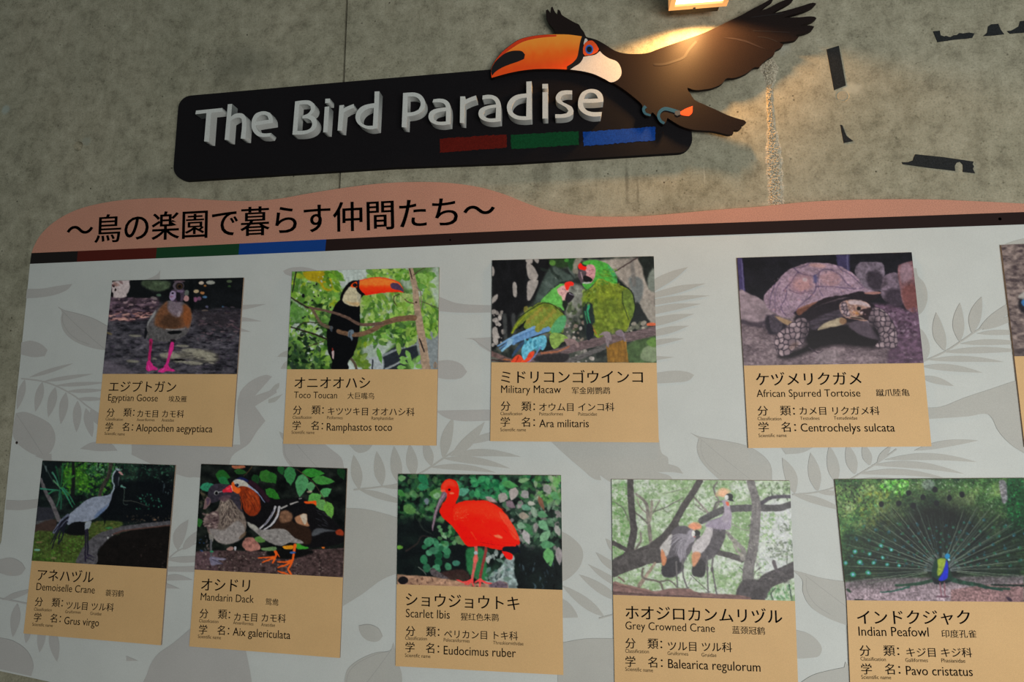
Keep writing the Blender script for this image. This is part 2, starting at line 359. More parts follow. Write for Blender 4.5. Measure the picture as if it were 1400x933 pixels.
def pic_toucan():
    c = Canvas(2)
    n = c.noise(150, 130, 3); c.bg(n, [(.3, (62, 88, 48)), (.5, (96, 124, 74)), (.62, (150, 162, 150)), (.75, (162, 170, 166))])
    c.poly([(420, 20), (760, 20), (720, 110), (560, 150), (500, 200), (440, 170)], (160, 168, 164), 30)
    c.poly([(980, 20), (1110, 20), (1110, 200), (1040, 180)], (158, 166, 162), 30, a=.7)
    c.poly([(700, 640), (900, 600), (1000, 650), (900, 760), (780, 930), (700, 900)], (158, 166, 164), 30, a=.8)
    c.poly([(1180, 600), (1370, 620), (1370, 930), (1200, 930)], (118, 124, 126), 30)
    c.poly([(870, 790), (1000, 700), (1160, 680), (1180, 800), (1000, 930), (820, 930)], (40, 44, 50), 14, 0)
    c.stroke([(870, 800), (980, 750), (1160, 700)], 22, (120, 126, 130), 16, 8); c.stroke([(890, 920), (1010, 860), (1100, 800)], 22, (135, 140, 142), 12, 8)
    c.poly([(730, 830), (860, 820), (860, 930), (740, 930)], (150, 156, 158), 16); c.stroke([(775, 840), (770, 925)], 12, (40, 42, 48), 12)
    G = [(92, 132, 58), (118, 150, 70), (74, 108, 50), (134, 160, 88), (50, 78, 40), (38, 58, 34)]
    w = lambda x, y: not (430 < x < 740 and 30 < y < 180 and r_(x)) and not (700 < x < 1000 and 640 < y < 930 and r_(y))
    r_ = lambda v: c.r.rand() < .8
    c.scatter(170, (50, 60, 480, 400), (40, 120), G[:4] + [(128, 142, 40)], .5, (0, 6.28), 6, .8, where=w)
    c.scatter(230, (20, 330, 400, 925), (40, 110), G + [(30, 44, 30)], .45, (0, 6.28), 6, .85)
    c.poly([(20, 700), (100, 690), (180, 780), (200, 925), (15, 925)], (40, 58, 38), 50, a=.7)
    c.scatter(60, (20, 650, 300, 925), (30, 90), [(36, 60, 38), (58, 88, 50), (26, 40, 30), (96, 124, 70)], .45, (0, 6.28), 5, .9)
    c.poly([(160, 60), (330, 50), (400, 90), (416, 215), (350, 220), (290, 150), (200, 130)], (150, 134, 36), 14, tex=.85 + .3 * c.noise(40))
    c.scatter(14, (370, 60, 520, 230), (60, 110), [(82, 116, 46), (112, 142, 60)], .45, (-.5, 1.2), 5, .9)
    c.leaf(475, 90, 120, 45, .9, (84, 122, 50)); c.leaf(420, 95, 100, 40, .4, (98, 138, 50))
    c.scatter(150, (670, 230, 1130, 520), (50, 120), G[:4] + [(150, 166, 110)], .45, (-2, 2), 5, .85)
    c.scatter(90, (690, 500, 1150, 700), (50, 120), G[:5], .42, (-2, 2), 5, .85)
    c.scatter(30, (620, 680, 740, 925), (40, 100), [(110, 130, 40), (80, 104, 40), (98, 120, 60)], .5, (0, 6), 5, .85)
    c.scatter(60, (740, 30, 1110, 130), (50, 100), G[:4], .5, (-1, 2), 5, .85)
    c.scatter(110, (1170, 60, 1360, 630), (50, 120), G[:4], .42, (.5, 2.4), 5, .85)
    c.poly([(1300, 30), (1365, 30), (1365, 380), (1320, 300), (1280, 180)], (160, 168, 164), 30, a=.8)
    c.scatter(14, (1180, 80, 1330, 200), (60, 110), [(84, 124, 60), (108, 142, 72)], .5, (0, 3), 5, .9)
    c.leaf(835, 800, 150, 42, 1.3, (86, 130, 60)); c.leaf(1005, 740, 120, 50, 1.5, (120, 146, 80)); c.leaf(860, 690, 90, 40, .5, (84, 116, 60))
    for x, y, g in [(1090, 790, 1), (1050, 825, .1), (1180, 830, 2), (1050, 860, .3), (1120, 880, 1.2), (1190, 895, 0), (1030, 905, 0), (1100, 840, 1.6)]: c.leaf(x, y, 85, 42, g, (112, 150, 84))
    c.poly([(50, 350), (160, 340), (200, 420), (160, 500), (60, 490)], (88, 126, 66), 20, a=.8); c.stroke([(60, 300), (180, 390)], 30, (130, 150, 128), 14, 12, .8)
    c.scatter(26, (60, 60, 420, 900), (10, 26), [(160, 168, 160)], .7, f=5, shape='o'); c.scatter(16, (80, 90, 400, 700), (14, 40), [(20, 26, 22)], .6, f=6, shape='o')
    # trunk and twigs
    c.stroke([(1110, 25), (1150, 200), (1165, 350), (1190, 520), (1220, 700), (1250, 930)], 44, (142, 124, 108), 78, 6, tex=.85 + .3 * c.noise(30, 14))
    c.stroke([(1165, 200), (1200, 240), (1205, 370)], 12, (110, 100, 92), 8); c.stroke([(1100, 30), (1125, 120)], 12, (50, 42, 38), 8); c.stroke([(1190, 650), (1230, 765)], 10, (34, 30, 30), 12)
    c.stroke([(1140, 85), (1180, 50), (1240, 20)], 9, (70, 60, 50), 5); c.stroke([(1060, 300), (1090, 325), (1140, 340)], 10, (90, 76, 62)); c.stroke([(1210, 320), (1360, 380)], 6, (70, 70, 50))
    c.stroke([(1010, 255), (965, 275), (965, 320), (990, 360)], 9, (60, 50, 42), 5); c.oval(1160, 330, 10, 9, (60, 48, 40))
    c.stroke([(95, 60), (80, 150), (62, 240)], 11, (32, 32, 26), 8); c.oval(160, 268, 14, 18, (18, 20, 22)); c.oval(276, 165, 8, 12, (30, 28, 20))
    # body
    c.poly([(655, 330), (662, 450), (662, 560), (640, 680), (600, 800), (555, 860), (555, 925), (414, 925), (416, 850), (380, 770), (368, 660), (372, 560), (395, 480), (420, 400), (460, 330), (510, 300), (600, 330)], (12, 12, 14), 6)
    c.poly([(655, 140), (600, 135), (550, 165), (505, 230), (485, 300), (500, 340), (640, 370), (665, 300), (700, 250), (660, 180)], (12, 12, 14), 6)
    c.poly([(580, 185), (535, 235), (505, 305), (540, 345), (600, 362), (655, 360), (664, 300), (672, 265), (640, 235), (620, 195)], (172, 164, 140), 7, tex=.95 + .1 * c.noise(40))
    c.poly([(540, 320), (590, 350), (650, 358), (655, 330), (600, 330)], (172, 140, 100), 20, a=.7)
    c.poly([(640, 240), (670, 260), (664, 330), (640, 300)], (148, 145, 130), 16, a=.7)
    c.poly([(590, 165), (625, 145), (643, 160), (642, 190), (610, 198), (580, 188)], (206, 76, 28), 5); c.oval(617, 175, 19, 19, (14, 14, 18)); c.oval(612, 172, 4, 4, (50, 60, 90))
    g = np.clip((c.Y - 110) / 150, 0, 1); B = c.ramp(g + .1 * c.noise(60, 20), [(0, (206, 110, 52)), (.45, (210, 112, 52)), (.62, (208, 66, 28)), (1, (196, 44, 26))])
    c.poly([(645, 140), (720, 118), (800, 108), (880, 112), (960, 130), (1010, 150), (1030, 180), (1048, 215), (1046, 243), (1000, 236), (900, 240), (800, 252), (700, 268), (665, 230), (650, 190)], 0, 5, tex=B)
    c.stroke([(640, 142), (720, 120), (800, 110), (880, 114), (960, 132), (1015, 160)], 5, (200, 50, 46), 7, 5)
    c.poly([(932, 165), (970, 155), (1010, 168), (1030, 195), (1048, 215), (1046, 238), (1015, 222), (975, 215), (940, 200)], (72, 56, 78), 6)
    c.poly([(640, 138), (660, 138), (655, 190), (672, 225), (706, 258), (690, 266), (660, 250), (640, 215)], (14, 14, 18), 5); c.stroke([(650, 140), (650, 165)], 10, (40, 46, 90), 6)
    # branches over the body
    Br = .8 + .4 * c.noise(24, 8)
    c.stroke([(1140, 465), (1050, 470), (960, 485), (860, 520), (760, 580), (640, 615), (520, 600), (470, 585)], 52, (104, 82, 66), 36, 5, tex=Br)
    c.stroke([(240, 385), (290, 480), (330, 525), (410, 555)], 26, (92, 80, 66), 30, 5, tex=Br)
    c.stroke([(180, 370), (300, 390), (430, 420), (540, 460), (650, 518), (740, 525), (860, 515)], 20, (92, 74, 66), 30, 5, tex=Br)
    c.stroke([(50, 285), (120, 330), (200, 375)], 12, (50, 46, 40), 16)
    c.stroke([(50, 545), (160, 580), (270, 615), (370, 655)], 12, (40, 34, 30), 16); c.stroke([(110, 545), (160, 510), (220, 505), (300, 512)], 9, (44, 40, 30), 7); c.stroke([(200, 720), (290, 690), (350, 670)], 8, (66, 60, 44), 6)
    c.stroke([(585, 830), (620, 880), (630, 925)], 20, (80, 70, 60), 22)
    c.poly([(560, 580), (600, 570), (608, 600), (590, 620), (600, 650), (590, 670), (575, 640), (555, 630)], (96, 106, 116), 5); c.stroke([(575, 590), (565, 640)], 5, (40, 44, 50)); c.poly([(395, 540), (420, 540), (415, 590), (395, 575)], (70, 76, 84), 5, a=.8)
    c.poly([(412, 765), (432, 760), (428, 830), (415, 810)], (170, 150, 150), 5); c.oval(418, 745, 6, 14, (150, 60, 50), 0, 5, .8)
    c.oval(1330, 885, 16, 30, (128, 104, 84), 0, 6, .8); c.oval(1330, 885, 8, 18, (100, 100, 100), 0, 5, .8)
    c.grain(4); return c

def pic_macaw():
    c = Canvas(3)
    n = c.noise(90, 90, 3); c.bg(n, [(.2, (20, 24, 24)), (.45, (42, 46, 44)), (.62, (72, 76, 70)), (.8, (104, 104, 98))])
    c.poly([(25, 50), (520, 40), (470, 200), (380, 350), (240, 500), (180, 640), (25, 800)], (22, 22, 24), 30, 0, tex=.7 + .6 * c.noise(40, 90))
    L = (152, 146, 142)
    for p in [[(305, 80), (350, 90), (400, 170), (375, 222), (320, 190)], [(25, 100), (45, 120), (45, 170), (28, 175)], [(28, 360), (70, 325), (68, 370), (26, 405)], [(315, 230), (400, 215), (380, 290), (340, 370), (312, 365)],
              [(30, 610), (70, 600), (75, 730), (40, 720)], [(300, 48), (355, 45), (350, 78), (310, 75)], [(365, 46), (405, 48), (395, 80)], [(195, 240), (225, 240), (228, 340), (200, 340)]]:
        c.poly(p, L, 8, a=.9)
    c.scatter(24, (30, 460, 120, 760), (14, 50), [L], .8, f=7, a=.8, shape='o')
    for x in (130, 200): c.stroke([(x, 500), (x + 6, 680)], 34, (66, 68, 68), 30, 14, .8)
    c.poly([(530, 100), (620, 150), (690, 200), (620, 230), (520, 270), (430, 380), (370, 400), (420, 250), (470, 150)], (62, 72, 68), 20, tex=.75 + .5 * c.noise(60))
    c.poly([(530, 130), (560, 180), (545, 200), (525, 160)], (140, 146, 142), 10); c.scatter(10, (420, 130, 700, 260), (80, 160), [(46, 54, 50), (82, 92, 88)], .3, (.3, 1.2), 10, .8)
    c.poly([(490, 45), (700, 38), (660, 100), (560, 110)], (40, 56, 36), 16); c.oval(515, 75, 26, 24, (76, 110, 56), 0, 10); c.oval(630, 52, 22, 16, (60, 110, 50), 0, 8); c.oval(680, 80, 40, 60, (34, 66, 38), 0, 16, .8)
    c.poly([(700, 40), (760, 40), (720, 110), (740, 160), (680, 150)], (118, 116, 106), 14)
    # pale right background
    c.poly([(760, 60), (1340, 25), (1350, 560), (1200, 600), (1150, 300), (1000, 150), (880, 60)], (134, 128, 122), 20, 0, tex=.8 + .35 * c.noise(50))
    c.poly([(1210, 30), (1340, 30), (1345, 280), (1300, 280), (1260, 200), (1240, 110)], (30, 34, 32), 16, tex=.7 + .6 * c.noise(50))
    c.poly([(1290, 180), (1340, 120), (1345, 300), (1290, 280)], (104, 110, 104), 16); c.poly([(1130, 200), (1230, 200), (1250, 300), (1210, 420), (1180, 380)], (96, 100, 100), 20)
    c.poly([(1180, 400), (1260, 440), (1310, 550), (1150, 600)], (34, 38, 38), 16); c.poly([(1220, 400), (1290, 370), (1350, 460), (1350, 550), (1300, 545)], (128, 124, 118), 12)
    c.stroke([(1155, 40), (1165, 140), (1175, 250)], 30, (96, 94, 92), 34, 14, .8); c.stroke([(1205, 30), (1100, 95), (1020, 145)], 10, (56, 46, 46), 8)
    c.poly([(640, 260), (720, 250), (770, 300), (760, 440), (680, 520), (620, 480)], (108, 110, 104), 24, tex=.6 + .8 * c.noise(40)); c.scatter(24, (620, 400, 780, 640), (24, 70), [(60, 72, 50), (44, 48, 44), (96, 104, 84)], .6, f=10, a=.8, shape='o')
    c.scatter(26, (600, 530, 800, 720), (20, 50), [L, (110, 98, 90)], .8, f=7, a=.8, shape='o'); c.scatter(14, (630, 770, 850, 880), (20, 50), [L], .7, f=7, a=.8, shape='o')
    c.scatter(22, (1100, 560, 1290, 780), (24, 60), [(140, 134, 124), (90, 92, 80)], .7, f=8, a=.8, shape='o')
    c.poly([(1120, 740), (1350, 660), (1355, 880), (1130, 880)], (66, 84, 56), 20, tex=.7 + .6 * c.noise(40)); c.poly([(1260, 760), (1350, 740), (1355, 870), (1230, 850)], (118, 128, 106), 12, a=.8); c.poly([(1280, 700), (1350, 680), (1350, 750), (1290, 740)], (84, 110, 60), 10)
    # branches
    Br = .7 + .6 * c.noise(26, 9)
    c.stroke([(25, 810), (110, 840), (180, 865)], 42, (92, 76, 74), 34, 5, tex=Br); c.stroke([(130, 860), (175, 862)], 24, (140, 90, 64), 14, 8); c.stroke([(25, 860), (170, 868)], 14, (60, 50, 50), 10)
    c.stroke([(330, 850), (560, 800), (760, 740), (950, 700), (1150, 670), (1360, 620)], 62, (92, 80, 82), 78, 5, tex=Br); c.stroke([(430, 805), (560, 790), (650, 750)], 20, (150, 96, 70), 10, 10, .8)
    c.stroke([(580, 870), (700, 850), (850, 790), (960, 740)], 40, (80, 78, 78), 44, 6, tex=Br); c.poly([(1290, 560), (1350, 562), (1348, 582), (1280, 580)], (170, 90, 64), 6); c.poly([(380, 870), (420, 820), (640, 810), (600, 880)], (44, 42, 44), 12)
    # right macaw
    c.poly([(950, 745), (1110, 690), (1130, 880), (960, 880)], (112, 84, 40), 6, 0, tex=.75 + .5 * c.noise(14, 90))
    G = (104, 116, 44); T = .72 + .56 * c.noise(30, 26, 3)
    c.poly([(860, 150), (960, 130), (1040, 240), (1130, 290), (1176, 380), (1178, 470), (1140, 560), (1110, 630), (1030, 600), (960, 630), (890, 680), (840, 640), (790, 560), (760, 480), (758, 390), (790, 310), (850, 250)], G, 6, tex=T)
    c.poly([(860, 400), (900, 370), (1080, 380), (1090, 520), (1040, 640), (950, 640), (900, 680), (860, 620)], (84, 98, 40), 26, a=.7, tex=T)
    c.poly([(1080, 300), (1140, 290), (1176, 370), (1180, 460), (1150, 530), (1110, 440), (1082, 380)], (88, 104, 50), 8, tex=T); c.stroke([(1100, 262), (1150, 300), (1178, 380), (1180, 470), (1140, 590)], 7, (26, 34, 30), 10, 6); c.stroke([(1082, 310), (1084, 400), (1130, 530)], 8, (44, 56, 34), 6, 6)
    c.poly([(760, 400), (830, 400), (850, 470), (860, 600), (800, 690), (770, 560)], (34, 44, 42), 10); c.stroke([(810, 420), (800, 480), (820, 560)], 22, (50, 130, 96), 8, 8); c.stroke([(780, 470), (800, 570)], 12, (50, 110, 80), 5, 6); c.stroke([(835, 590), (870, 650)], 22, (140, 104, 50), 8, 8)
    c.poly([(790, 580), (830, 570), (850, 650), (800, 700)], (24, 28, 34), 6)
    c.scatter(90, (850, 230, 1090, 640), (26, 56), [(120, 130, 56), (92, 104, 42), (74, 88, 36)], .7, (1.2, 1.9), 9, .45)
    c.scatter(40, (760, 290, 870, 420), (24, 50), [(110, 130, 60), (66, 82, 34)], .6, (1.8, 2.4), 6, .6)
    c.poly([(755, 75), (820, 52), (900, 58), (970, 90), (1010, 150), (1040, 230), (1000, 240), (900, 200), (860, 230), (800, 290), (770, 270), (760, 240), (830, 230), (860, 150), (850, 100), (790, 95)], (72, 138, 62), 7, tex=.8 + .4 * c.noise(24))
    c.poly([(960, 90), (1020, 150), (1042, 230), (1000, 180)], (60, 128, 84), 10, a=.8); c.scatter(60, (880, 120, 1030, 260), (16, 36), [(110, 140, 60), (84, 116, 50), (60, 100, 46)], .5, (0, 1), 6, .6)
    c.poly([(790, 98), (850, 95), (864, 150), (850, 205), (820, 235), (780, 180)], (170, 128, 132), 6); c.scatter(16, (800, 110, 855, 200), (14, 30), [(110, 66, 76), (190, 150, 150)], .4, (0, .6), 4, .7)
    c.poly([(735, 120), (780, 130), (788, 170), (770, 200), (752, 240), (735, 215), (722, 170)], (76, 66, 72), 6); c.poly([(775, 175), (838, 205), (825, 228), (790, 230), (762, 215)], (22, 20, 22), 6); c.poly([(752, 238), (800, 228), (830, 235), (790, 244)], (160, 165, 160), 6); c.stroke([(745, 150), (760, 205)], 8, (150, 130, 134), 5)
    c.poly([(725, 95), (745, 78), (762, 100), (790, 108), (782, 134), (750, 128), (728, 118)], (214, 36, 28), 5)
    c.poly([(890, 660), (940, 628), (980, 640), (996, 700), (985, 710), (975, 700), (970, 755), (955, 750), (945, 700), (930, 660)], (118, 108, 112), 5); c.poly([(1020, 640), (1060, 612), (1090, 640), (1110, 700), (1095, 710), (1080, 670), (1060, 670)], (110, 100, 108), 5)
    # left macaw
    c.poly([(540, 270), (600, 240), (640, 300), (630, 400), (610, 460), (560, 430), (420, 400), (480, 320)], (92, 150, 78), 7, tex=.85 + .3 * c.noise(20))
    c.poly([(420, 395), (540, 420), (615, 500), (620, 560), (560, 640), (460, 640), (300, 610), (280, 560), (190, 640), (180, 650), (200, 590), (260, 510), (340, 440)], (96, 108, 46), 7, tex=T)
    c.poly([(330, 480), (440, 430), (520, 480), (500, 600), (430, 630), (320, 600)], (132, 120, 58), 24, a=.85, tex=.8 + .4 * c.noise(24))
    for k in range(9):
        for j in range(5):
            x = 300 + k * 38 + j * 6; y = 450 + j * 34 + k * 4
            if x < 600: c.leaf(x, y, 62, 40, 1.9 - .08 * k, [(128, 122, 62), (112, 126, 62), (100, 116, 54)][(k + j) % 3], 5, .8); c.stroke([(x - 14, y + 18), (x + 10, y + 28)], 4, (70, 80, 34), 3, 4, .6)
    c.poly([(560, 520), (622, 500), (620, 570), (580, 640), (520, 645), (500, 610)], (78, 138, 100), 12, a=.9)
    c.stroke([(190, 640), (240, 560), (300, 500), (420, 420)], 12, (120, 128, 44), 8, 5); c.stroke([(240, 520), (340, 450), (440, 400), (520, 415), (610, 490)], 6, (30, 36, 22), 5, 4); c.stroke([(250, 600), (300, 545)], 16, (16, 18, 18), 6)
    # blue feathers
    for i, (y0, y1) in enumerate([(745, 600), (765, 625), (780, 640)]):
        c.stroke([(75 + i * 14, y0), (200, y0 - 70), (370, y1)], 10, [(110, 142, 176), (84, 116, 152), (100, 134, 166)][i], 34, 5); c.stroke([(80 + i * 14, y0 + 8), (220, y0 - 62), (380, y1 + 14)], 4, (34, 46, 60), 5, 4)
    c.stroke([(200, 720), (330, 660), (480, 610)], 34, (96, 128, 164), 40, 6); c.stroke([(220, 725), (360, 670), (490, 630)], 5, (40, 52, 70), 5, 4); c.stroke([(110, 785), (170, 730), (190, 700)], 16, (120, 160, 184), 26, 6); c.oval(170, 715, 20, 32, (130, 160, 184), .4, 8)
    c.poly([(380, 590), (420, 570), (440, 600), (400, 636), (375, 620)], (118, 120, 56), 5)
    c.poly([(500, 650), (560, 640), (640, 680), (590, 720), (555, 760), (520, 765), (495, 710)], (112, 134, 74), 6, tex=T); c.poly([(610, 690), (690, 690), (735, 740), (720, 760), (690, 730), (640, 745), (620, 720)], (120, 104, 104), 5)
    c.poly([(190, 840), (260, 760), (300, 700), (250, 730), (200, 800)], (52, 70, 92), 6)
    c.poly([(280, 740), (340, 690), (450, 660), (470, 720), (440, 780), (400, 760), (330, 800), (290, 860), (265, 800)], (98, 158, 178), 6, tex=.8 + .4 * c.noise(20)); c.scatter(30, (290, 690, 450, 780), (24, 46), [(120, 176, 192), (80, 140, 160), (60, 112, 132)], .7, (1.5, 2.4), 5, .7)
    c.poly([(180, 884), (230, 820), (262, 825), (290, 862), (335, 795), (370, 800), (320, 884)], (186, 70, 46), 6); c.stroke([(240, 830), (215, 884)], 7, (120, 40, 30), 6); c.stroke([(280, 860), (262, 884)], 6, (230, 110, 60), 5); c.stroke([(420, 755), (370, 830), (310, 884)], 10, (100, 120, 160), 8, 5)
    # head of the left one
    c.poly([(556, 285), (600, 258), (640, 265), (650, 310), (640, 330), (620, 390), (600, 385), (585, 340), (560, 320)], (184, 150, 148), 6); c.scatter(10, (565, 280, 630, 350), (14, 30), [(130, 90, 96)], .3, (0, 1), 4, .7)
    c.poly([(640, 312), (670, 315), (690, 345), (680, 365), (655, 390), (632, 400), (618, 370), (625, 335)], (34, 30, 36), 5); c.stroke([(655, 320), (684, 335)], 10, (110, 106, 116), 6); c.poly([(612, 252), (628, 232), (660, 226), (686, 236), (684, 256), (660, 262), (645, 290), (628, 292)], (222, 50, 40), 5)
    c.poly([(600, 380), (640, 395), (620, 460), (600, 430)], (30, 36, 30), 10)
    c.grain(5); return c
def pic_tortoise():
    c = Canvas(4)
    n = .5 * c.noise(120, 60, 4) + .5 * c.noise(16, 10, 3); c.bg(n, [(.3, (70, 61, 66)), (.5, (94, 83, 88)), (.68, (120, 108, 112))])
    c.poly([(25, 60), (1275, 25), (1290, 480), (1000, 420), (700, 300), (230, 380), (90, 310), (30, 300)], (24, 23, 28), 12, 0, tex=.7 + .6 * c.noise(90, 60))
    c.poly([(28, 66), (70, 66), (90, 305), (45, 300)], (60, 54, 84), 8, 0); c.stroke([(72, 70), (92, 300)], 8, (20, 18, 26), 8); c.stroke([(60, 80), (78, 300)], 5, (96, 92, 120), 5)
    c.poly([(730, 45), (828, 42), (830, 160), (780, 150), (740, 110)], (52, 48, 72), 8, 0); c.stroke([(812, 45), (815, 150)], 10, (80, 78, 104), 8)
    # rocks
    R = .5 + .55 * c.noise(60, 50, 4) + .45 * c.noise(14, 12, 2)
    c.poly([(865, 150), (900, 100), (980, 96), (1060, 105), (1075, 180), (1060, 230), (1050, 300), (940, 280), (880, 200)], (92, 84, 94), 7, tex=R); c.poly([(960, 165), (1060, 185), (1050, 290), (960, 270)], (40, 35, 42), 20, a=.8)
    c.poly([(1060, 220), (1095, 180), (1160, 172), (1180, 200), (1190, 300), (1205, 400), (1110, 390), (1050, 330)], (88, 78, 88), 7, tex=R); c.poly([(1090, 300), (1190, 300), (1220, 440), (1100, 420)], (40, 34, 42), 22, a=.75)
    c.poly([(1168, 140), (1200, 110), (1260, 92), (1282, 120), (1310, 440), (1260, 450), (1210, 400), (1185, 290)], (104, 78, 82), 7, tex=R); c.poly([(1185, 130), (1250, 105), (1275, 200), (1200, 240)], (122, 106, 116), 20, a=.7); c.poly([(1200, 290), (1290, 260), (1308, 430), (1230, 430)], (92, 58, 56), 20, a=.7)
    c.poly([(45, 300), (110, 320), (200, 360), (280, 460), (290, 530), (180, 545), (55, 520)], (118, 106, 112), 10, tex=.8 + .4 * c.noise(50, 24)); c.poly([(50, 500), (160, 525), (290, 500), (300, 560), (180, 560), (60, 530)], (46, 40, 48), 16, a=.8)
    # ground
    c.poly([(960, 400), (1110, 400), (1260, 450), (1330, 480), (1345, 815), (1100, 815), (1150, 600), (1100, 480)], (78, 62, 76), 24, tex=.6 + .8 * c.noise(30, 18)); c.scatter(160, (1050, 420, 1340, 620), (6, 34), [(120, 104, 118), (44, 34, 44), (90, 72, 88)], .5, (0, 3), 5, .6, 'o')
    c.scatter(260, (60, 540, 1340, 825), (5, 30), [(70, 60, 68), (128, 116, 122), (100, 88, 98)], .4, (-.4, .4), 5, .5, 'o')
    c.poly([(460, 540), (1050, 560), (1030, 700), (700, 690), (420, 780), (320, 760), (520, 680)], (22, 18, 22), 34); c.poly([(240, 470), (380, 540), (330, 600), (250, 600)], (34, 30, 38), 18)
    c.poly([(585, 770), (620, 725), (730, 720), (760, 760), (720, 800), (640, 822), (600, 800)], (112, 102, 106), 8, a=.85, tex=.7 + .6 * c.noise(18)); c.stroke([(540, 700), (600, 740), (640, 720)], 8, (50, 42, 50), 4)
    # hind leg, plastron, neck
    c.poly([(260, 480), (300, 470), (350, 530), (330, 590), (280, 590), (262, 540)], (60, 54, 62), 8, tex=.7 + .6 * c.noise(14)); c.poly([(300, 480), (420, 520), (400, 545), (340, 520)], (128, 108, 88), 10)
    c.poly([(450, 470), (800, 350), (1000, 400), (960, 500), (700, 540), (560, 580), (480, 560)], (30, 25, 31), 14)
    c.poly([(540, 520), (760, 430), (790, 480), (660, 540), (570, 575)], (56, 50, 58), 14, tex=.6 + .8 * c.noise(60, 10)); c.poly([(600, 580), (650, 530), (760, 490), (800, 510), (780, 540), (690, 560)], (134, 124, 108), 7, tex=.8 + .4 * c.noise(40, 12)); c.oval(780, 515, 26, 24, (110, 84, 66), 0, 8, .8)
    c.poly([(820, 540), (940, 510), (1010, 600), (1040, 650), (900, 610)], (70, 62, 70), 12)
    # shell
    S = .62 + .4 * c.noise(60, 30, 4) + .36 * c.noise(12, 10, 2)
    c.poly([(545, 100), (650, 104), (740, 118), (810, 150), (880, 200), (930, 270), (1000, 300), (1045, 312), (1030, 325), (945, 322), (915, 303), (850, 318), (760, 335), (660, 350), (600, 378), (540, 395), (470, 430), (440, 462), (400, 492), (340, 480), (280, 450), (245, 420), (218, 360), (245, 300), (300, 250), (360, 180), (430, 135)], (122, 106, 118), 6, tex=S)
    c.poly([(440, 445), (560, 400), (650, 350), (800, 328), (915, 302), (960, 330), (1040, 325), (1030, 350), (930, 380), (800, 345), (620, 400), (460, 470)], (30, 24, 29), 8)
    c.poly([(455, 430), (540, 392), (600, 378), (560, 405), (480, 470), (455, 462)], (110, 74, 60), 8, a=.7); c.poly([(940, 310), (1040, 308), (1035, 324), (950, 324)], (128, 96, 92), 5)
    D = (62, 52, 74)
    for p, w in [([(360, 300), (410, 240), (460, 170), (490, 180), (560, 195), (600, 180), (640, 150), (700, 150)], 9), ([(430, 135), (460, 165), (470, 180)], 8), ([(580, 195), (590, 270), (560, 330), (480, 400), (430, 460)], 10), ([(590, 270), (700, 270), (860, 285), (930, 275)], 8),
                 ([(700, 150), (760, 190), (800, 240), (850, 280)], 8), ([(380, 300), (370, 360), (340, 420), (380, 480)], 8), ([(400, 290), (470, 320), (560, 300)], 8), ([(740, 118), (770, 150), (850, 200), (920, 270)], 7),
                 ([(300, 250), (270, 330), (260, 420)], 7), ([(330, 240), (300, 320), (300, 440)], 5), ([(610, 180), (605, 270), (640, 340)], 6), ([(545, 102), (500, 130), (440, 140)], 6)]:
        c.stroke(p, w, D, w * .6, 6, .7)
    c.oval(490, 250, 90, 66, (132, 104, 108), -.2, 40, .6); c.oval(490, 260, 60, 44, (154, 120, 118), -.2, 20, .5); c.oval(510, 222, 16, 14, (160, 150, 156), 0, 12, .7); c.oval(585, 215, 16, 30, (66, 66, 96), 0, 14, .8)
    c.oval(690, 215, 76, 52, (148, 118, 118), .1, 24, .6)
    for k in range(7): c.stroke([(620 + k * 4, 190 + k * 14), (690, 176 + k * 15), (780 + k * 8, 200 + k * 12)], 3, (110, 92, 108), 3, 4, .6); c.stroke([(400 + k * 10, 240 + k * 6), (440 + k * 8, 300 + k * 2), (520, 310 - k * 4)], 3, (108, 88, 104), 3, 4, .5); c.stroke([(260 + k * 18, 290 + k * 6), (255 + k * 20, 350), (290 + k * 22, 440)], 4, (88, 76, 94), 3, 5, .6)
    c.scatter(160, (260, 150, 900, 460), (6, 26), [(80, 70, 88), (160, 142, 150), (140, 108, 112)], .5, (0, 3), 4, .4, 'o', where=lambda x, y: y < 470 - (x - 250) * .25 and y > 420 - x * .7 and y > 120)
    c.oval(600, 120, 60, 16, (150, 118, 112), .1, 16, .6)
    # head
    c.poly([(755, 400), (790, 372), (850, 362), (920, 370), (965, 395), (975, 430), (980, 490), (930, 515), (860, 500), (800, 490), (765, 450)], (128, 104, 96), 6, tex=.55 + .9 * c.noise(18)); c.poly([(820, 370), (900, 368), (960, 395), (970, 415), (900, 400), (830, 395)], (158, 146, 152), 12, a=.8)
    c.poly([(900, 440), (970, 420), (988, 460), (975, 505), (900, 500), (830, 490), (920, 470)], (38, 28, 32), 8); c.oval(892, 425, 14, 13, (16, 14, 16)); c.oval(870, 455, 26, 10, (150, 104, 64), .4, 8, .7); c.poly([(760, 400), (800, 380), (830, 480), (780, 470)], 0, 14, tex=c.cells(26, 9)); c.scatter(16, (830, 395, 960, 470), (8, 18), [(96, 72, 78), (170, 150, 150)], .8, f=4, a=.7, shape='o'); c.stroke([(840, 480), (900, 490), (930, 500)], 5, (140, 128, 116), 4)
    # scaly forelegs
    def limb(pts, size, seed):
        c.poly(pts, (40, 34, 42), 8); q = np.array(pts, float); m = q.mean(0); c.poly(m + (q - m) * .97, 0, 8, tex=c.cells(size, seed))
    limb([(450, 500), (500, 490), (540, 520), (535, 600), (490, 680), (440, 710), (390, 760), (340, 762), (315, 740), (295, 680), (310, 610), (370, 560)], 40, 5); c.poly([(470, 500), (540, 520), (535, 600), (500, 660), (470, 640), (500, 560)], (30, 26, 32), 40, a=.55)
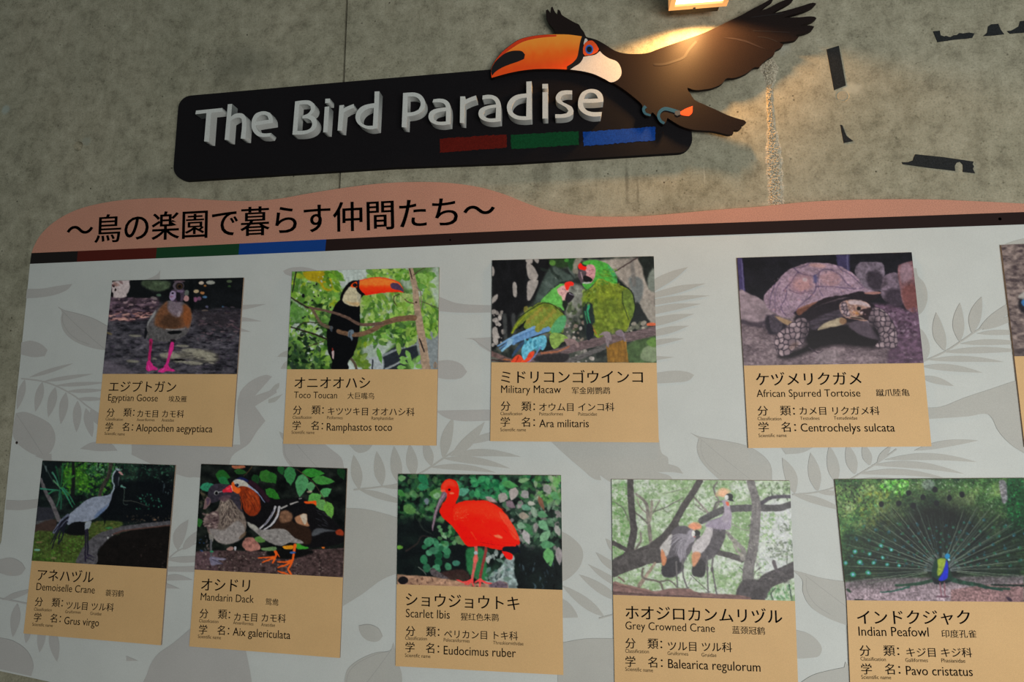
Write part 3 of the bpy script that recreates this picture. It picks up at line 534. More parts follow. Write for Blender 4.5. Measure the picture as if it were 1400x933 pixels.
    limb([(990, 420), (1050, 425), (1110, 480), (1150, 560), (1165, 620), (1160, 700), (1080, 705), (1010, 695), (1040, 640), (1000, 540), (960, 510)], 37, 6); c.poly([(970, 500), (1010, 500), (1060, 640), (1020, 650)], (30, 26, 32), 30, a=.6)
    c.oval(430, 690, 40, 20, (90, 72, 66), -.6, 20, .5); c.grain(5); return c

def pic_crane():
    c = Canvas(5)
    n = c.noise(90, 60, 4); c.bg(n, [(.25, (14, 18, 20)), (.6, (28, 36, 34)), (.85, (44, 60, 48))])
    G = [(44, 92, 44), (62, 112, 42), (34, 70, 40), (24, 50, 32), (82, 132, 52)]
    c.scatter(420, (290, 50, 740, 330), (14, 46), G, .6, (0, 3), 7, .7); c.poly([(320, 120), (400, 90), (480, 120), (520, 200), (470, 280), (360, 260), (300, 180)], (72, 124, 40), 50, a=.5); c.scatter(120, (310, 90, 520, 290), (12, 34), [(96, 150, 50), (64, 112, 40), (36, 70, 30)], .6, (0, 3), 6, .7)
    c.scatter(150, (480, 55, 800, 160), (10, 30), [(70, 112, 76), (44, 88, 56), (110, 140, 110)], .6, (0, 3), 6, .7); c.scatter(160, (740, 60, 1245, 230), (10, 34), [(34, 66, 54), (50, 90, 70), (20, 36, 32), (70, 110, 90)], .5, (0, 3), 6, .6)
    c.scatter(60, (290, 280, 640, 420), (14, 40), [(26, 50, 34), (40, 76, 44)], .6, (0, 3), 7, .7)
    c.poly([(760, 220), (1230, 240), (1215, 560), (900, 560), (640, 600), (690, 400)], (14, 16, 20), 40, a=.85); c.poly([(110, 60), (230, 60), (240, 250), (130, 280), (90, 430), (80, 440), (100, 200)], (16, 22, 24), 30, a=.8)
    c.stroke([(385, 60), (390, 200), (380, 340)], 24, (26, 28, 28), 34, 8); c.stroke([(705, 60), (690, 160), (640, 250), (610, 335)], 34, (58, 54, 50), 28, 7, tex=.6 + .8 * c.noise(14, 20))
    c.poly([(80, 430), (210, 440), (230, 520), (215, 545), (70, 555)], (48, 48, 54), 12, 0); c.poly([(68, 555), (215, 535), (60, 590)], (78, 78, 80), 8, 0); c.poly([(60, 590), (230, 535), (240, 600), (190, 650), (55, 660)], (62, 50, 46), 14)
    c.stroke([(110, 195), (150, 300), (210, 410), (262, 540)], 24, (96, 92, 94), 40, 6, tex=.7 + .5 * c.noise(20)); c.stroke([(130, 60), (180, 150), (220, 230)], 12, (50, 60, 58), 6, 6)
    for p, col in [([(210, 140), (240, 190), (265, 265)], (66, 116, 96)), ([(300, 70), (290, 170), (280, 270)], (40, 84, 54)), ([(240, 90), (262, 180), (270, 270)], (30, 66, 46)), ([(110, 275), (180, 285), (260, 290)], (60, 120, 100)), ([(180, 320), (220, 295), (270, 290)], (50, 104, 76)),
                   ([(285, 270), (330, 340), (380, 435)], (56, 120, 92)), ([(300, 270), (350, 330), (398, 415)], (46, 100, 76)), ([(270, 290), (265, 370), (245, 430)], (52, 96, 76)), ([(275, 300), (285, 370), (280, 450)], (40, 84, 66)), ([(390, 170), (330, 210), (290, 270)], (60, 110, 50)), ([(220, 210), (250, 240), (275, 275)], (80, 120, 90)), ([(150, 90), (160, 130)], (80, 90, 90))]:
        c.stroke(p, 16, col, 8, 5)
    # lawn
    c.poly([(55, 660), (200, 640), (420, 660), (560, 560), (800, 560), (760, 620), (560, 700), (440, 830), (415, 910), (35, 890)], (66, 78, 42), 14, tex=.6 + .8 * c.noise(30, 18)); c.scatter(420, (45, 640, 520, 900), (8, 30), [(76, 112, 46), (54, 84, 36), (92, 130, 60), (60, 60, 38)], .5, (0, 3), 5, .6); c.scatter(140, (400, 555, 780, 680), (8, 34), [(80, 84, 48), (60, 66, 36), (110, 100, 66)], .4, (-.3, .3), 5, .6)
    c.oval(80, 798, 26, 10, (110, 150, 134), 0, 6); c.oval(95, 732, 30, 7, (112, 96, 72), 0, 6); c.oval(220, 868, 24, 10, (130, 120, 92), 0, 8, .7); c.oval(690, 612, 34, 9, (64, 120, 80), 0, 6, .8)
    c.poly([(330, 640), (370, 575), (480, 560), (500, 660), (420, 675), (330, 660)], (18, 18, 20), 12)
    # pond and kerb
    c.poly([(590, 930), (580, 860), (620, 770), (700, 690), (850, 640), (1210, 585), (1190, 933)], (24, 21, 20), 8, 0, tex=.8 + .4 * c.noise(40)); c.scatter(30, (900, 740, 1180, 920), (6, 18), [(52, 48, 36), (70, 60, 60)], .5, f=6, a=.5, shape='o')
    c.poly([(415, 912), (440, 830), (500, 740), (600, 660), (720, 620), (850, 590), (1215, 550), (1212, 585), (900, 625), (740, 665), (650, 740), (595, 810), (580, 920)], (84, 82, 86), 7, tex=.7 + .5 * c.noise(16, 16)); c.stroke([(730, 665), (850, 630), (1210, 588)], 16, (84, 60, 54), 10, 8, .8); c.stroke([(600, 800), (660, 730), (740, 665)], 9, (50, 46, 48), 6, 8, .7)
    c.oval(682, 694, 9, 9, (150, 150, 150)); c.oval(720, 672, 7, 7, (130, 120, 120)); c.oval(1080, 542, 14, 7, (140, 110, 90), 0, 6, .7); c.scatter(40, (840, 500, 1210, 570), (6, 22), [(60, 56, 50), (80, 70, 60)], .5, f=6, a=.7, shape='o')
    c.stroke([(800, 245), (822, 290), (815, 400), (850, 412)], 8, (60, 70, 66), 5); c.stroke([(820, 380), (900, 385), (1030, 430)], 7, (70, 72, 66), 4); c.stroke([(795, 255), (828, 268)], 14, (100, 140, 130), 8); c.scatter(26, (920, 320, 1140, 450), (14, 34), [(56, 110, 90), (40, 84, 70)], .6, f=6, a=.8)
    c.stroke([(1160, 240), (1150, 310)], 14, (50, 60, 66), 6, 8, .8); c.scatter(12, (1130, 200, 1240, 330), (10, 24), [(70, 84, 84)], .5, f=6, a=.7)
    # the bird
    c.poly([(735, 250), (770, 220), (770, 300), (730, 420), (690, 500), (660, 560), (648, 595), (650, 540), (620, 500), (680, 430), (705, 330)], (14, 16, 20), 7)
    c.poly([(735, 255), (715, 300), (690, 328), (640, 338), (560, 350), (490, 380), (430, 430), (370, 480), (335, 520), (340, 585), (400, 560), (480, 558), (560, 540), (620, 490), (670, 450), (700, 390), (725, 310), (740, 270)], (128, 134, 148), 6, tex=.88 + .24 * c.noise(60, 30)); c.poly([(590, 480), (660, 430), (690, 400), (650, 470), (570, 530)], (80, 98, 130), 16, a=.7)
    c.poly([(348, 490), (290, 530), (245, 590), (210, 650), (240, 655), (300, 590), (340, 560)], (96, 100, 116), 6, tex=.7 + .6 * c.noise(10, 60))
    for p in [[(340, 520), (270, 600), (195, 750)], [(335, 560), (260, 640), (205, 790)], [(320, 580), (270, 670), (262, 752)], [(335, 530), (290, 560), (225, 640)], [(310, 620), (290, 700), (255, 750)]]: c.stroke(p, 16, (30, 30, 40), 7, 5)
    c.poly([(745, 120), (765, 105), (785, 125), (780, 160), (770, 220), (765, 270), (735, 262), (728, 200), (730, 150)], (26, 28, 34), 6); c.stroke([(745, 125), (722, 165), (720, 215), (735, 255), (715, 310)], 12, (140, 152, 160), 12, 5); c.oval(765, 113, 24, 10, (130, 140, 146), .3, 5); c.poly([(770, 135), (790, 130), (812, 160), (795, 158)], (170, 130, 130), 5)
    c.stroke([(775, 180), (772, 250)], 7, (90, 94, 100), 4)
    c.poly([(495, 560), (540, 555), (535, 590), (510, 630), (488, 635), (485, 600)], (134, 140, 148), 6); c.stroke([(495, 630), (492, 720), (490, 870), (492, 895)], 16, (40, 36, 48), 11, 5); c.stroke([(508, 625), (510, 700), (510, 840)], 15, (34, 32, 44), 12, 5); c.stroke([(510, 840), (565, 862)], 11, (40, 36, 50), 5); c.stroke([(492, 865), (560, 890)], 10, (40, 36, 50), 5); c.stroke([(492, 865), (540, 845)], 8, (50, 44, 60), 5)
    c.grain(5); return c

def pic_duck():
    c = Canvas(6)
    n = c.noise(80, 60, 3); c.bg(n, [(.3, (13, 15, 15)), (.6, (24, 28, 26)), (.85, (40, 44, 40))])
    G = [(44, 92, 46), (34, 70, 40), (58, 108, 56)]
    def veined(x, y, L, W, g, col):
        c.leaf(x, y, L, W, g, col, 5); d = np.array([np.cos(g), np.sin(g)]) * L * .46; c.stroke([(x - d[0], y - d[1]), (x + d[0], y + d[1])], 5, np.array(col) * .75 + 20, 3, 4, .8, sm=0); nx, ny = -d[1], d[0]
        for t in (-.5, -.1, .3):
            for s in (-1, 1): c.stroke([(x + d[0] * t, y + d[1] * t), (x + d[0] * (t + .35) + s * nx * W / L * .7, y + d[1] * (t + .35) + s * ny * W / L * .7)], 3, np.array(col) * .72, 2, 4, .6, sm=0)
    for a in [(290, 130, 130, 100, .2, (38, 86, 40)), (165, 225, 150, 80, -.1, (50, 116, 90)), (300, 175, 110, 70, .5, (40, 100, 60)), (440, 95, 110, 50, .1, (40, 76, 40)), (660, 140, 140, 110, .8, (50, 96, 44)), (715, 150, 110, 80, 1.1, (44, 92, 42)), (715, 285, 150, 80, .6, (44, 100, 40)), (785, 80, 90, 60, 1.2, (36, 80, 44)),
              (862, 130, 170, 105, 1.5, (58, 112, 70)), (960, 210, 210, 115, 1.75, (76, 128, 88)), (1060, 105, 200, 80, .05, (52, 116, 50)), (1145, 170, 200, 80, .1, (64, 120, 60)), (1038, 225, 90, 75, 1.5, (84, 132, 92)), (1165, 270, 120, 80, -.5, (80, 138, 90)), (1075, 320, 130, 100, -.4, (84, 138, 74)), (1130, 380, 110, 100, 1.2, (96, 140, 84)), (1195, 420, 150, 90, 1.3, (96, 142, 70)), (90, 530, 80, 60, 1.5, (44, 90, 44)), (1300, 110, 120, 70, 1.2, (24, 50, 30)), (570, 160, 90, 70, 1.2, (28, 60, 34))]: veined(*a)
    c.oval(1200, 505, 14, 18, (130, 90, 84), 0, 8, .8); c.oval(1030, 265, 24, 10, (160, 150, 130), 0, 6, .8); c.stroke([(920, 75), (980, 120), (1060, 190), (1130, 290), (1170, 360)], 7, (74, 60, 46), 5); c.stroke([(540, 50), (500, 100), (470, 130)], 9, (70, 56, 40), 5); c.poly([(370, 45), (470, 42), (475, 62), (390, 70)], (150, 96, 74), 6); c.oval(130, 290, 40, 12, (100, 90, 74), .6, 8, .8)
    c.scatter(30, (100, 260, 180, 500), (16, 40), [(36, 44, 36), (60, 60, 50)], .6, f=8, a=.7, shape='o')
    # ground
    c.poly([(48, 775), (330, 765), (700, 775), (760, 790), (1000, 760), (1320, 745), (1320, 933), (45, 930)], (66, 54, 54), 8, 0, tex=.5 + 1.0 * c.noise(22, 16)); c.poly([(48, 775), (250, 770), (240, 925), (45, 925)], (92, 74, 80), 30, 0, .6, tex=.6 + .8 * c.noise(20)); c.scatter(380, (50, 775, 1320, 930), (4, 20), [(110, 98, 94), (36, 30, 30), (76, 64, 62), (140, 128, 120)], .6, f=4, a=.6, shape='o')
    c.poly([(680, 770), (1000, 755), (1050, 790), (860, 840), (700, 820)], (18, 18, 18), 18)
    c.poly([(455, 720), (480, 665), (540, 655), (585, 690), (610, 750), (560, 770), (490, 765)], (140, 100, 92), 7, tex=.7 + .6 * c.noise(26)); c.poly([(560, 660), (630, 640), (650, 690), (590, 695)], (84, 116, 66), 6); c.poly([(620, 745), (740, 735), (735, 765), (640, 768)], (96, 120, 84), 7); c.poly([(910, 720), (940, 705), (1020, 745), (930, 755)], (60, 130, 50), 6); c.poly([(800, 730), (885, 722), (880, 755), (820, 752)], (190, 130, 40), 6)
    c.poly([(320, 760), (350, 735), (380, 740), (370, 765)], (140, 110, 104), 6); c.poly([(385, 735), (405, 735), (400, 765), (388, 765)], (160, 160, 165), 5); c.scatter(16, (70, 640, 170, 770), (12, 34), [(60, 60, 62), (110, 96, 92), (44, 70, 110)], .5, f=6, a=.8, shape='o'); c.poly([(1120, 660), (1150, 625), (1170, 630), (1160, 660)], (150, 96, 76), 6); c.poly([(1130, 740), (1140, 705), (1158, 745)], (200, 110, 50), 5)
    # female
    c.poly([(280, 320), (350, 320), (430, 390), (480, 480), (490, 560), (470, 630), (420, 680), (340, 710), (260, 700), (200, 650), (160, 600), (180, 480), (250, 400)], (104, 94, 88), 7, tex=.8 + .4 * c.noise(12))
    c.poly([(130, 500), (160, 460), (220, 430), (260, 460), (240, 580), (180, 610), (150, 560)], (88, 74, 74), 7); c.scatter(40, (130, 450, 240, 580), (22, 40), [(120, 104, 102), (60, 48, 50), (140, 124, 118)], .6, (-.6, .3), 5, .8)
    for k in range(200):
        t, u = c.r.rand(), c.r.rand(); x = 255 + 200 * t * (.5 + .5 * u) + 20; y = 345 + 230 * u; g = 1.9 - t * .9
        c.stroke([(x - 9 * np.cos(g), y - 9 * np.sin(g)), (x + 9 * np.cos(g), y + 9 * np.sin(g))], 6, [(46, 38, 38), (150, 136, 126)][k % 2], 3, 4, .75, sm=0)
    c.poly([(180, 580), (300, 590), (380, 530), (430, 515), (475, 570), (470, 640), (420, 685), (330, 712), (250, 695), (200, 640)], (128, 122, 120), 16, tex=.82 + .36 * c.noise(16)); c.poly([(440, 640), (490, 600), (480, 640), (430, 670)], (90, 74, 60), 8, a=.8)
    c.poly([(160, 300), (180, 230), (230, 200), (300, 200), (380, 220), (450, 300), (470, 420), (440, 430), (350, 320), (280, 330), (240, 350), (180, 360)], (52, 48, 56), 7, tex=.8 + .4 * c.noise(20)); c.poly([(260, 320), (330, 290), (360, 310), (300, 350)], (84, 66, 72), 12, a=.8)
    c.poly([(150, 310), (185, 330), (180, 370), (150, 410), (125, 415), (130, 380)], (112, 92, 92), 6); c.poly([(150, 320), (180, 330), (160, 380)], (64, 52, 70), 8, a=.7); c.oval(236, 275, 20, 20, (150, 150, 150)); c.oval(238, 277, 14, 15, (14, 14, 16)); c.stroke([(250, 270), (290, 262)], 7, (160, 160, 160), 4)
    c.poly([(170, 630), (205, 640), (205, 690), (175, 670)], (120, 116, 112), 6); c.stroke([(190, 680), (190, 830)], 18, (84, 84, 88), 14, 5); c.oval(195, 775, 16, 8, (60, 120, 90)); c.poly([(185, 820), (310, 835), (300, 850), (250, 850), (290, 880), (240, 885), (200, 895), (182, 870)], (108, 104, 120), 6); c.stroke([(200, 840), (290, 882)], 5, (60, 56, 70)); c.stroke([(200, 835), (300, 842)], 5, (140, 136, 150)); c.stroke([(400, 800), (420, 860)], 10, (70, 60, 56), 6); c.stroke([(360, 800), (330, 850)], 9, (50, 44, 44), 5)
    # male
    c.poly([(400, 160), (450, 138), (540, 170), (620, 230), (690, 320), (820, 330), (960, 320), (1080, 400), (1200, 480), (1310, 600), (1310, 700), (1080, 740), (960, 720), (860, 640), (640, 600), (520, 560), (450, 400), (430, 260)], (20, 19, 21), 8)
    c.poly([(540, 170), (620, 240), (690, 330), (660, 350), (580, 250), (500, 190)], (50, 28, 40), 14, a=.8); c.poly([(400, 160), (450, 140), (510, 170), (480, 185), (430, 165)], (30, 36, 70), 10)
    c.poly([(375, 180), (400, 160), (450, 165), (490, 185), (520, 215), (570, 250), (590, 280), (540, 250), (480, 220), (420, 225), (385, 210)], (168, 164, 156), 6, tex=.9 + .2 * c.noise(20)); c.stroke([(510, 215), (580, 270), (648, 355)], 12, (130, 140, 170), 6, 5)
    c.poly([(425, 230), (480, 220), (545, 250), (600, 310), (612, 390), (600, 440), (560, 470), (510, 465), (470, 420), (455, 350), (430, 290)], (118, 50, 28), 7, tex=.8 + .4 * c.noise(14, 30))
    for k in range(46):
        t = c.r.rand(); u = c.r.rand() * .6; x0 = 440 + 110 * t; y0 = 245 + 20 * t + 140 * u; x1 = x0 + 10 + 50 * t - 10 * u; y1 = y0 + 90
        if y1 < 470: c.stroke([(x0, y0), ((x0 + x1) / 2 + 8, (y0 + y1) / 2), (x1, y1)], 5, [(170, 84, 44), (70, 30, 22), (140, 60, 30)][k % 3], 3, 4, .7)
    c.poly([(362, 200), (380, 180), (400, 220), (440, 240), (425, 280), (390, 272), (368, 245)], (206, 96, 44), 6); c.poly([(285, 258), (310, 235), (352, 208), (365, 225), (372, 268), (330, 270), (295, 272)], (184, 48, 64), 5); c.oval(335, 240, 16, 8, (220, 90, 100), -.4, 6, .7); c.stroke([(362, 215), (374, 262)], 5, (230, 200, 180), 4); c.oval(408, 208, 18, 14, (20, 26, 44)); c.oval(404, 204, 4, 3, (150, 160, 180))
    c.poly([(735, 440), (800, 425), (870, 450), (890, 520), (1000, 560), (1040, 600), (1040, 700), (970, 710), (880, 640), (700, 590), (740, 520)], (44, 32, 26), 14); c.poly([(780, 440), (830, 425), (880, 460), (870, 510), (800, 530), (770, 500)], (108, 82, 66), 18, tex=.8 + .4 * c.noise(20))
    for p in [[(738, 395), (715, 450), (660, 530), (605, 580)], [(770, 395), (755, 470), (700, 550), (640, 590)]]: c.stroke(p, 20, (168, 166, 170), 15, 5); c.stroke([(q[0] + 12, q[1] + 2) for q in p], 5, (20, 20, 22), 5, 4)
    c.stroke([(725, 420), (690, 490), (640, 550)], 6, (60, 60, 80), 5); c.stroke([(785, 405), (835, 385)], 16, (150, 146, 144), 12, 6); c.stroke([(865, 370), (930, 352)], 15, (160, 156, 154), 8, 6); c.stroke([(940, 325), (960, 322)], 7, (150, 150, 150)); c.stroke([(800, 420), (860, 400), (990, 370)], 8, (14, 14, 16), 6)
    c.poly([(900, 490), (940, 465), (1000, 455), (1010, 520), (1025, 560), (960, 550), (920, 530)], (150, 112, 88), 10); c.poly([(950, 465), (1000, 458), (1005, 520), (985, 545), (960, 500)], (172, 160, 146), 8)
    c.poly([(495, 525), (560, 555), (620, 590), (740, 580), (830, 590), (890, 650), (970, 690), (960, 710), (860, 700), (800, 725), (740, 722), (640, 670), (570, 610), (520, 570)], (124, 120, 118), 8, tex=.78 + .44 * c.noise(26, 18)); c.poly([(495, 525), (560, 548), (590, 580), (560, 590)], (160, 158, 150), 8, a=.7)
    c.poly([(985, 350), (1050, 345), (1085, 345), (1082, 385), (1060, 368), (1000, 366)], (206, 84, 36), 5)
    c.poly([(1050, 610), (1100, 575), (1200, 590), (1250, 600), (1150, 610), (1080, 640), (1050, 640)], (72, 74, 78), 12); c.scatter(14, (1090, 430, 1200, 560), (40, 80), [(44, 46, 50), (60, 60, 64)], .12, (.3, .7), 5, .8); c.poly([(1250, 600), (1290, 585), (1318, 610), (1310, 640), (1260, 630)], (128, 56, 36), 10)
    O = (206, 92, 40)
    c.stroke([(905, 720), (895, 780), (880, 860), (845, 925)], 26, O, 14, 5); c.stroke([(880, 850), (820, 865), (755, 862)], 18, O, 8, 5); c.stroke([(875, 860), (820, 890), (760, 912)], 18, O, 9, 5); c.oval(885, 785, 26, 10, (60, 90, 140)); c.stroke([(735, 775), (745, 800), (735, 830), (715, 870)], 22, O, 12, 5); c.stroke([(730, 822), (660, 825), (592, 830)], 16, O, 7, 5); c.stroke([(730, 830), (670, 850), (625, 868)], 16, O, 8, 5); c.stroke([(745, 780), (772, 820)], 12, O, 6, 5)
    c.grain(5); return c
def pic_ibis():
    c = Canvas(7)
    n = c.noise(90, 80, 3); c.bg(n, [(.3, (14, 20, 20)), (.55, (30, 44, 38)), (.8, (52, 76, 60))])
    D = [(40, 78, 52), (30, 58, 42), (58, 104, 66), (74, 120, 74), (18, 28, 26)]
    c.scatter(190, (40, 40, 420, 400), (30, 80), D + [(90, 124, 84)], .7, (0, 3), 9, .6); c.scatter(200, (480, 40, 1340, 240), (30, 80), D + [(60, 130, 90)], .6, (0, 3), 9, .6); c.scatter(60, (640, 60, 900, 220), (40, 90), [(40, 100, 70), (60, 130, 84)], .6, (0, 3), 9, .7)
    c.scatter(70, (1130, 50, 1340, 260), (30, 90), [(96, 140, 84), (76, 116, 66), (130, 140, 120)], .5, (0, 3), 8, .7); c.scatter(150, (880, 240, 1340, 620), (30, 90), [(110, 130, 112), (90, 120, 96), (44, 60, 52), (130, 120, 122), (64, 96, 70)], .6, (0, 3), 8, .7)
    c.poly([(40, 380), (300, 400), (480, 470), (580, 640), (560, 820), (40, 830)], (18, 22, 24), 60, a=.8); c.poly([(1000, 600), (1200, 620), (1340, 760), (1340, 930), (980, 930), (1000, 750)], (20, 24, 26), 50, a=.8); c.stroke([(100, 640), (190, 580), (230, 520), (330, 540)], 14, (56, 46, 44), 8, 10, .7); c.stroke([(200, 400), (240, 470), (300, 500)], 12, (48, 54, 50), 8, 10, .7)
    P = (150, 142, 140)
    for a in [(955, 185, 110, 80, 1.9, P), (870, 215, 90, 80, 2, (140, 136, 132)), (1050, 190, 80, 70, .8, (132, 130, 130)), (1100, 262, 70, 40, .2, (160, 160, 152)), (780, 230, 110, 40, .4, (140, 132, 130)), (935, 270, 90, 60, .6, (110, 96, 104)), (1060, 295, 90, 50, .3, (90, 130, 110)), (1120, 330, 100, 50, 1.2, (120, 136, 122)), (1040, 360, 90, 60, .2, (134, 126, 116)),
              (1190, 350, 90, 60, .3, (80, 120, 90)), (1075, 470, 130, 70, .9, (60, 100, 70)), (1020, 440, 80, 60, .2, (110, 138, 116)), (1060, 530, 130, 60, 1.2, (150, 146, 146)), (1200, 440, 120, 70, .8, (100, 140, 110)), (1210, 520, 120, 70, -.8, (110, 144, 116)), (1230, 590, 120, 70, 0, (80, 124, 92)), (1240, 690, 160, 90, 1.4, (92, 140, 92)), (1320, 680, 150, 60, 1.5, (130, 124, 126)),
              (1310, 480, 100, 50, 1.2, (140, 140, 136)), (1180, 260, 130, 40, 1.2, (110, 80, 66)), (1230, 150, 100, 70, 1, (130, 130, 126)), (1290, 200, 90, 60, .6, (84, 130, 90)), (930, 110, 140, 60, .2, (70, 124, 76)), (1040, 75, 100, 40, -.2, (110, 140, 104)), (340, 190, 90, 110, 1.4, (80, 120, 70)), (345, 200, 50, 60, 1.4, (120, 150, 120)), (265, 245, 60, 40, 1.5, (100, 108, 116)),
              (60, 180, 90, 50, .6, (60, 110, 60)), (130, 310, 120, 80, .5, (80, 116, 70)), (65, 60, 50, 70, 1.5, (96, 130, 92)), (240, 70, 120, 70, .8, (40, 100, 70)), (240, 130, 90, 60, 0, (50, 110, 80)), (550, 170, 70, 120, 1.4, (80, 130, 110)), (750, 715, 60, 40, 1.2, (150, 146, 142)), (405, 520, 70, 40, 1, (120, 150, 120)), (540, 560, 120, 70, .6, (84, 110, 76))]: c.leaf(*a, 8)
    c.scatter(26, (240, 560, 440, 800), (50, 80), [(60, 112, 84), (44, 90, 66), (76, 130, 100)], .8, f=7, a=.9, shape='o'); c.scatter(22, (360, 440, 500, 600), (30, 50), [(90, 130, 90), (50, 96, 60)], .8, f=7, a=.8, shape='o'); c.poly([(590, 620), (720, 640), (745, 870), (700, 880), (600, 820), (580, 720)], (50, 110, 70), 16, a=.85); c.oval(500, 738, 32, 24, (60, 104, 90), 0, 8); c.oval(45, 610, 30, 16, (90, 130, 60), 0, 8)
    c.poly([(780, 820), (850, 780), (900, 700), (960, 680), (960, 800), (980, 930), (780, 930)], (120, 132, 132), 12, tex=.5 + 1. * c.noise(30)); c.scatter(40, (740, 650, 960, 920), (24, 70), [(140, 148, 146), (70, 96, 90), (50, 60, 60), (110, 130, 120)], .5, f=6, a=.8); c.scatter(40, (1000, 720, 1300, 930), (20, 60), [(40, 52, 60), (60, 76, 84), (20, 24, 26)], .3, (1, 2), 7, .6)
    c.poly([(350, 830), (420, 800), (560, 790), (600, 870), (400, 870)], (60, 42, 40), 16, a=.8)
    # perch
    c.poly([(28, 825), (120, 835), (240, 838), (400, 858), (560, 890), (760, 905), (840, 880), (900, 890), (920, 933), (28, 933)], (146, 118, 100), 7, 0, tex=.75 + .5 * c.noise(50, 16)); c.poly([(760, 905), (850, 875), (910, 900), (910, 933), (760, 933)], (92, 80, 88), 12, 0, tex=.6 + .8 * c.noise(16)); c.oval(76, 875, 42, 32, (26, 24, 26)); c.scatter(26, (130, 850, 700, 925), (10, 30), [(100, 76, 66), (70, 50, 46)], .4, (1, 2), 5, .7, 'o')
    c.poly([(290, 790), (320, 775), (350, 800), (440, 858), (400, 862), (330, 845), (300, 825)], (78, 72, 74), 6, tex=.6 + .8 * c.noise(14)); c.stroke([(200, 770), (240, 800), (260, 830)], 8, (90, 96, 90), 5)
    # legs
    c.stroke([(738, 615), (728, 680), (700, 800), (690, 870)], 24, (122, 56, 54), 20, 5); c.stroke([(655, 600), (660, 650), (652, 720), (625, 870)], 28, (176, 92, 88), 22, 5); c.oval(658, 655, 16, 15, (150, 160, 165)); c.oval(655, 705, 22, 32, (196, 96, 90), .2, 8, .8)
    for p in [[(625, 868), (570, 890), (505, 872)], [(625, 870), (600, 900), (570, 905)], [(625, 875), (640, 920)], [(690, 870), (740, 895), (780, 898)], [(690, 872), (690, 925)], [(690, 870), (650, 890)]]: c.stroke(p, 20, (206, 76, 74), 9, 5)
    # bird
    R = .86 + .28 * c.noise(40, 30)
    c.poly([(380, 130), (400, 85), (450, 66), (500, 85), (520, 140), (520, 200), (495, 262), (560, 242), (660, 238), (740, 240), (820, 275), (880, 330), (930, 400), (980, 480), (1004, 550), (1000, 590), (960, 605), (880, 610), (870, 635), (780, 618), (700, 600), (600, 604), (560, 570), (500, 480), (440, 415), (390, 370), (368, 320), (400, 260), (425, 215), (415, 180), (385, 165)], (222, 34, 18), 6, tex=R)
    c.poly([(490, 290), (600, 250), (760, 250), (860, 310), (900, 400), (760, 380), (600, 340), (520, 380), (480, 350)], (232, 66, 38), 50, a=.55); c.poly([(500, 400), (620, 480), (800, 560), (880, 600), (700, 590), (600, 595), (540, 530)], (170, 14, 8), 30, a=.5)
    c.poly([(840, 330), (900, 350), (960, 450), (1003, 550), (960, 540), (900, 440), (850, 380)], (206, 84, 62), 12, a=.7); c.stroke([(830, 330), (880, 420), (990, 540)], 5, (150, 20, 12), 4, 5, .7)
    for p in [[(690, 570), (800, 590), (900, 600)], [(760, 500), (860, 570), (960, 580)], [(700, 590), (780, 605), (870, 625)], [(860, 450), (930, 520), (980, 560)]]: c.stroke(p, 6, (150, 18, 12), 4, 5, .8)
    c.oval(835, 525, 36, 12, (236, 120, 90), .25, 10, .9); c.stroke([(620, 490), (660, 550)], 12, (238, 80, 50), 6, 8, .7); c.scatter(60, (480, 300, 600, 400), (6, 14), [(240, 96, 70)], .7, f=4, a=.5, shape='o'); c.scatter(50, (690, 300, 880, 420), (8, 20), [(238, 80, 50)], .3, (.5, 1.2), 5, .4)
    c.poly([(375, 310), (400, 250), (470, 270), (460, 330), (440, 405), (390, 370)], (196, 30, 14), 20, a=.6); c.stroke([(495, 265), (470, 300), (470, 400), (500, 470)], 7, (150, 18, 10), 5, 8, .7)
    c.poly([(385, 130), (405, 90), (450, 72), (495, 100), (500, 130), (440, 120), (410, 150)], (206, 72, 52), 20, a=.7); c.oval(444, 151, 11, 10, (22, 14, 14)); c.oval(465, 180, 20, 8, (232, 130, 100), 0, 5, .8); c.oval(395, 160, 20, 12, (206, 110, 90), 0, 8, .7)
    c.poly([(395, 168), (425, 178), (420, 210), (375, 270), (345, 350), (325, 430), (312, 480), (305, 460), (312, 400), (335, 300), (370, 210)], (112, 92, 104), 6); c.stroke([(405, 185), (360, 260), (325, 380), (312, 460)], 6, (156, 146, 156), 3, 4, .8); c.stroke([(418, 205), (370, 290), (335, 380)], 4, (60, 46, 56), 3, 4, .8)
    c.poly([(885, 605), (970, 605), (985, 590), (1015, 655), (985, 652), (970, 664), (920, 648), (870, 638)], (16, 20, 30), 5); c.poly([(866, 642), (920, 652), (948, 668), (945, 708), (905, 700), (880, 670)], (220, 30, 24), 5)
    c.grain(5); return c

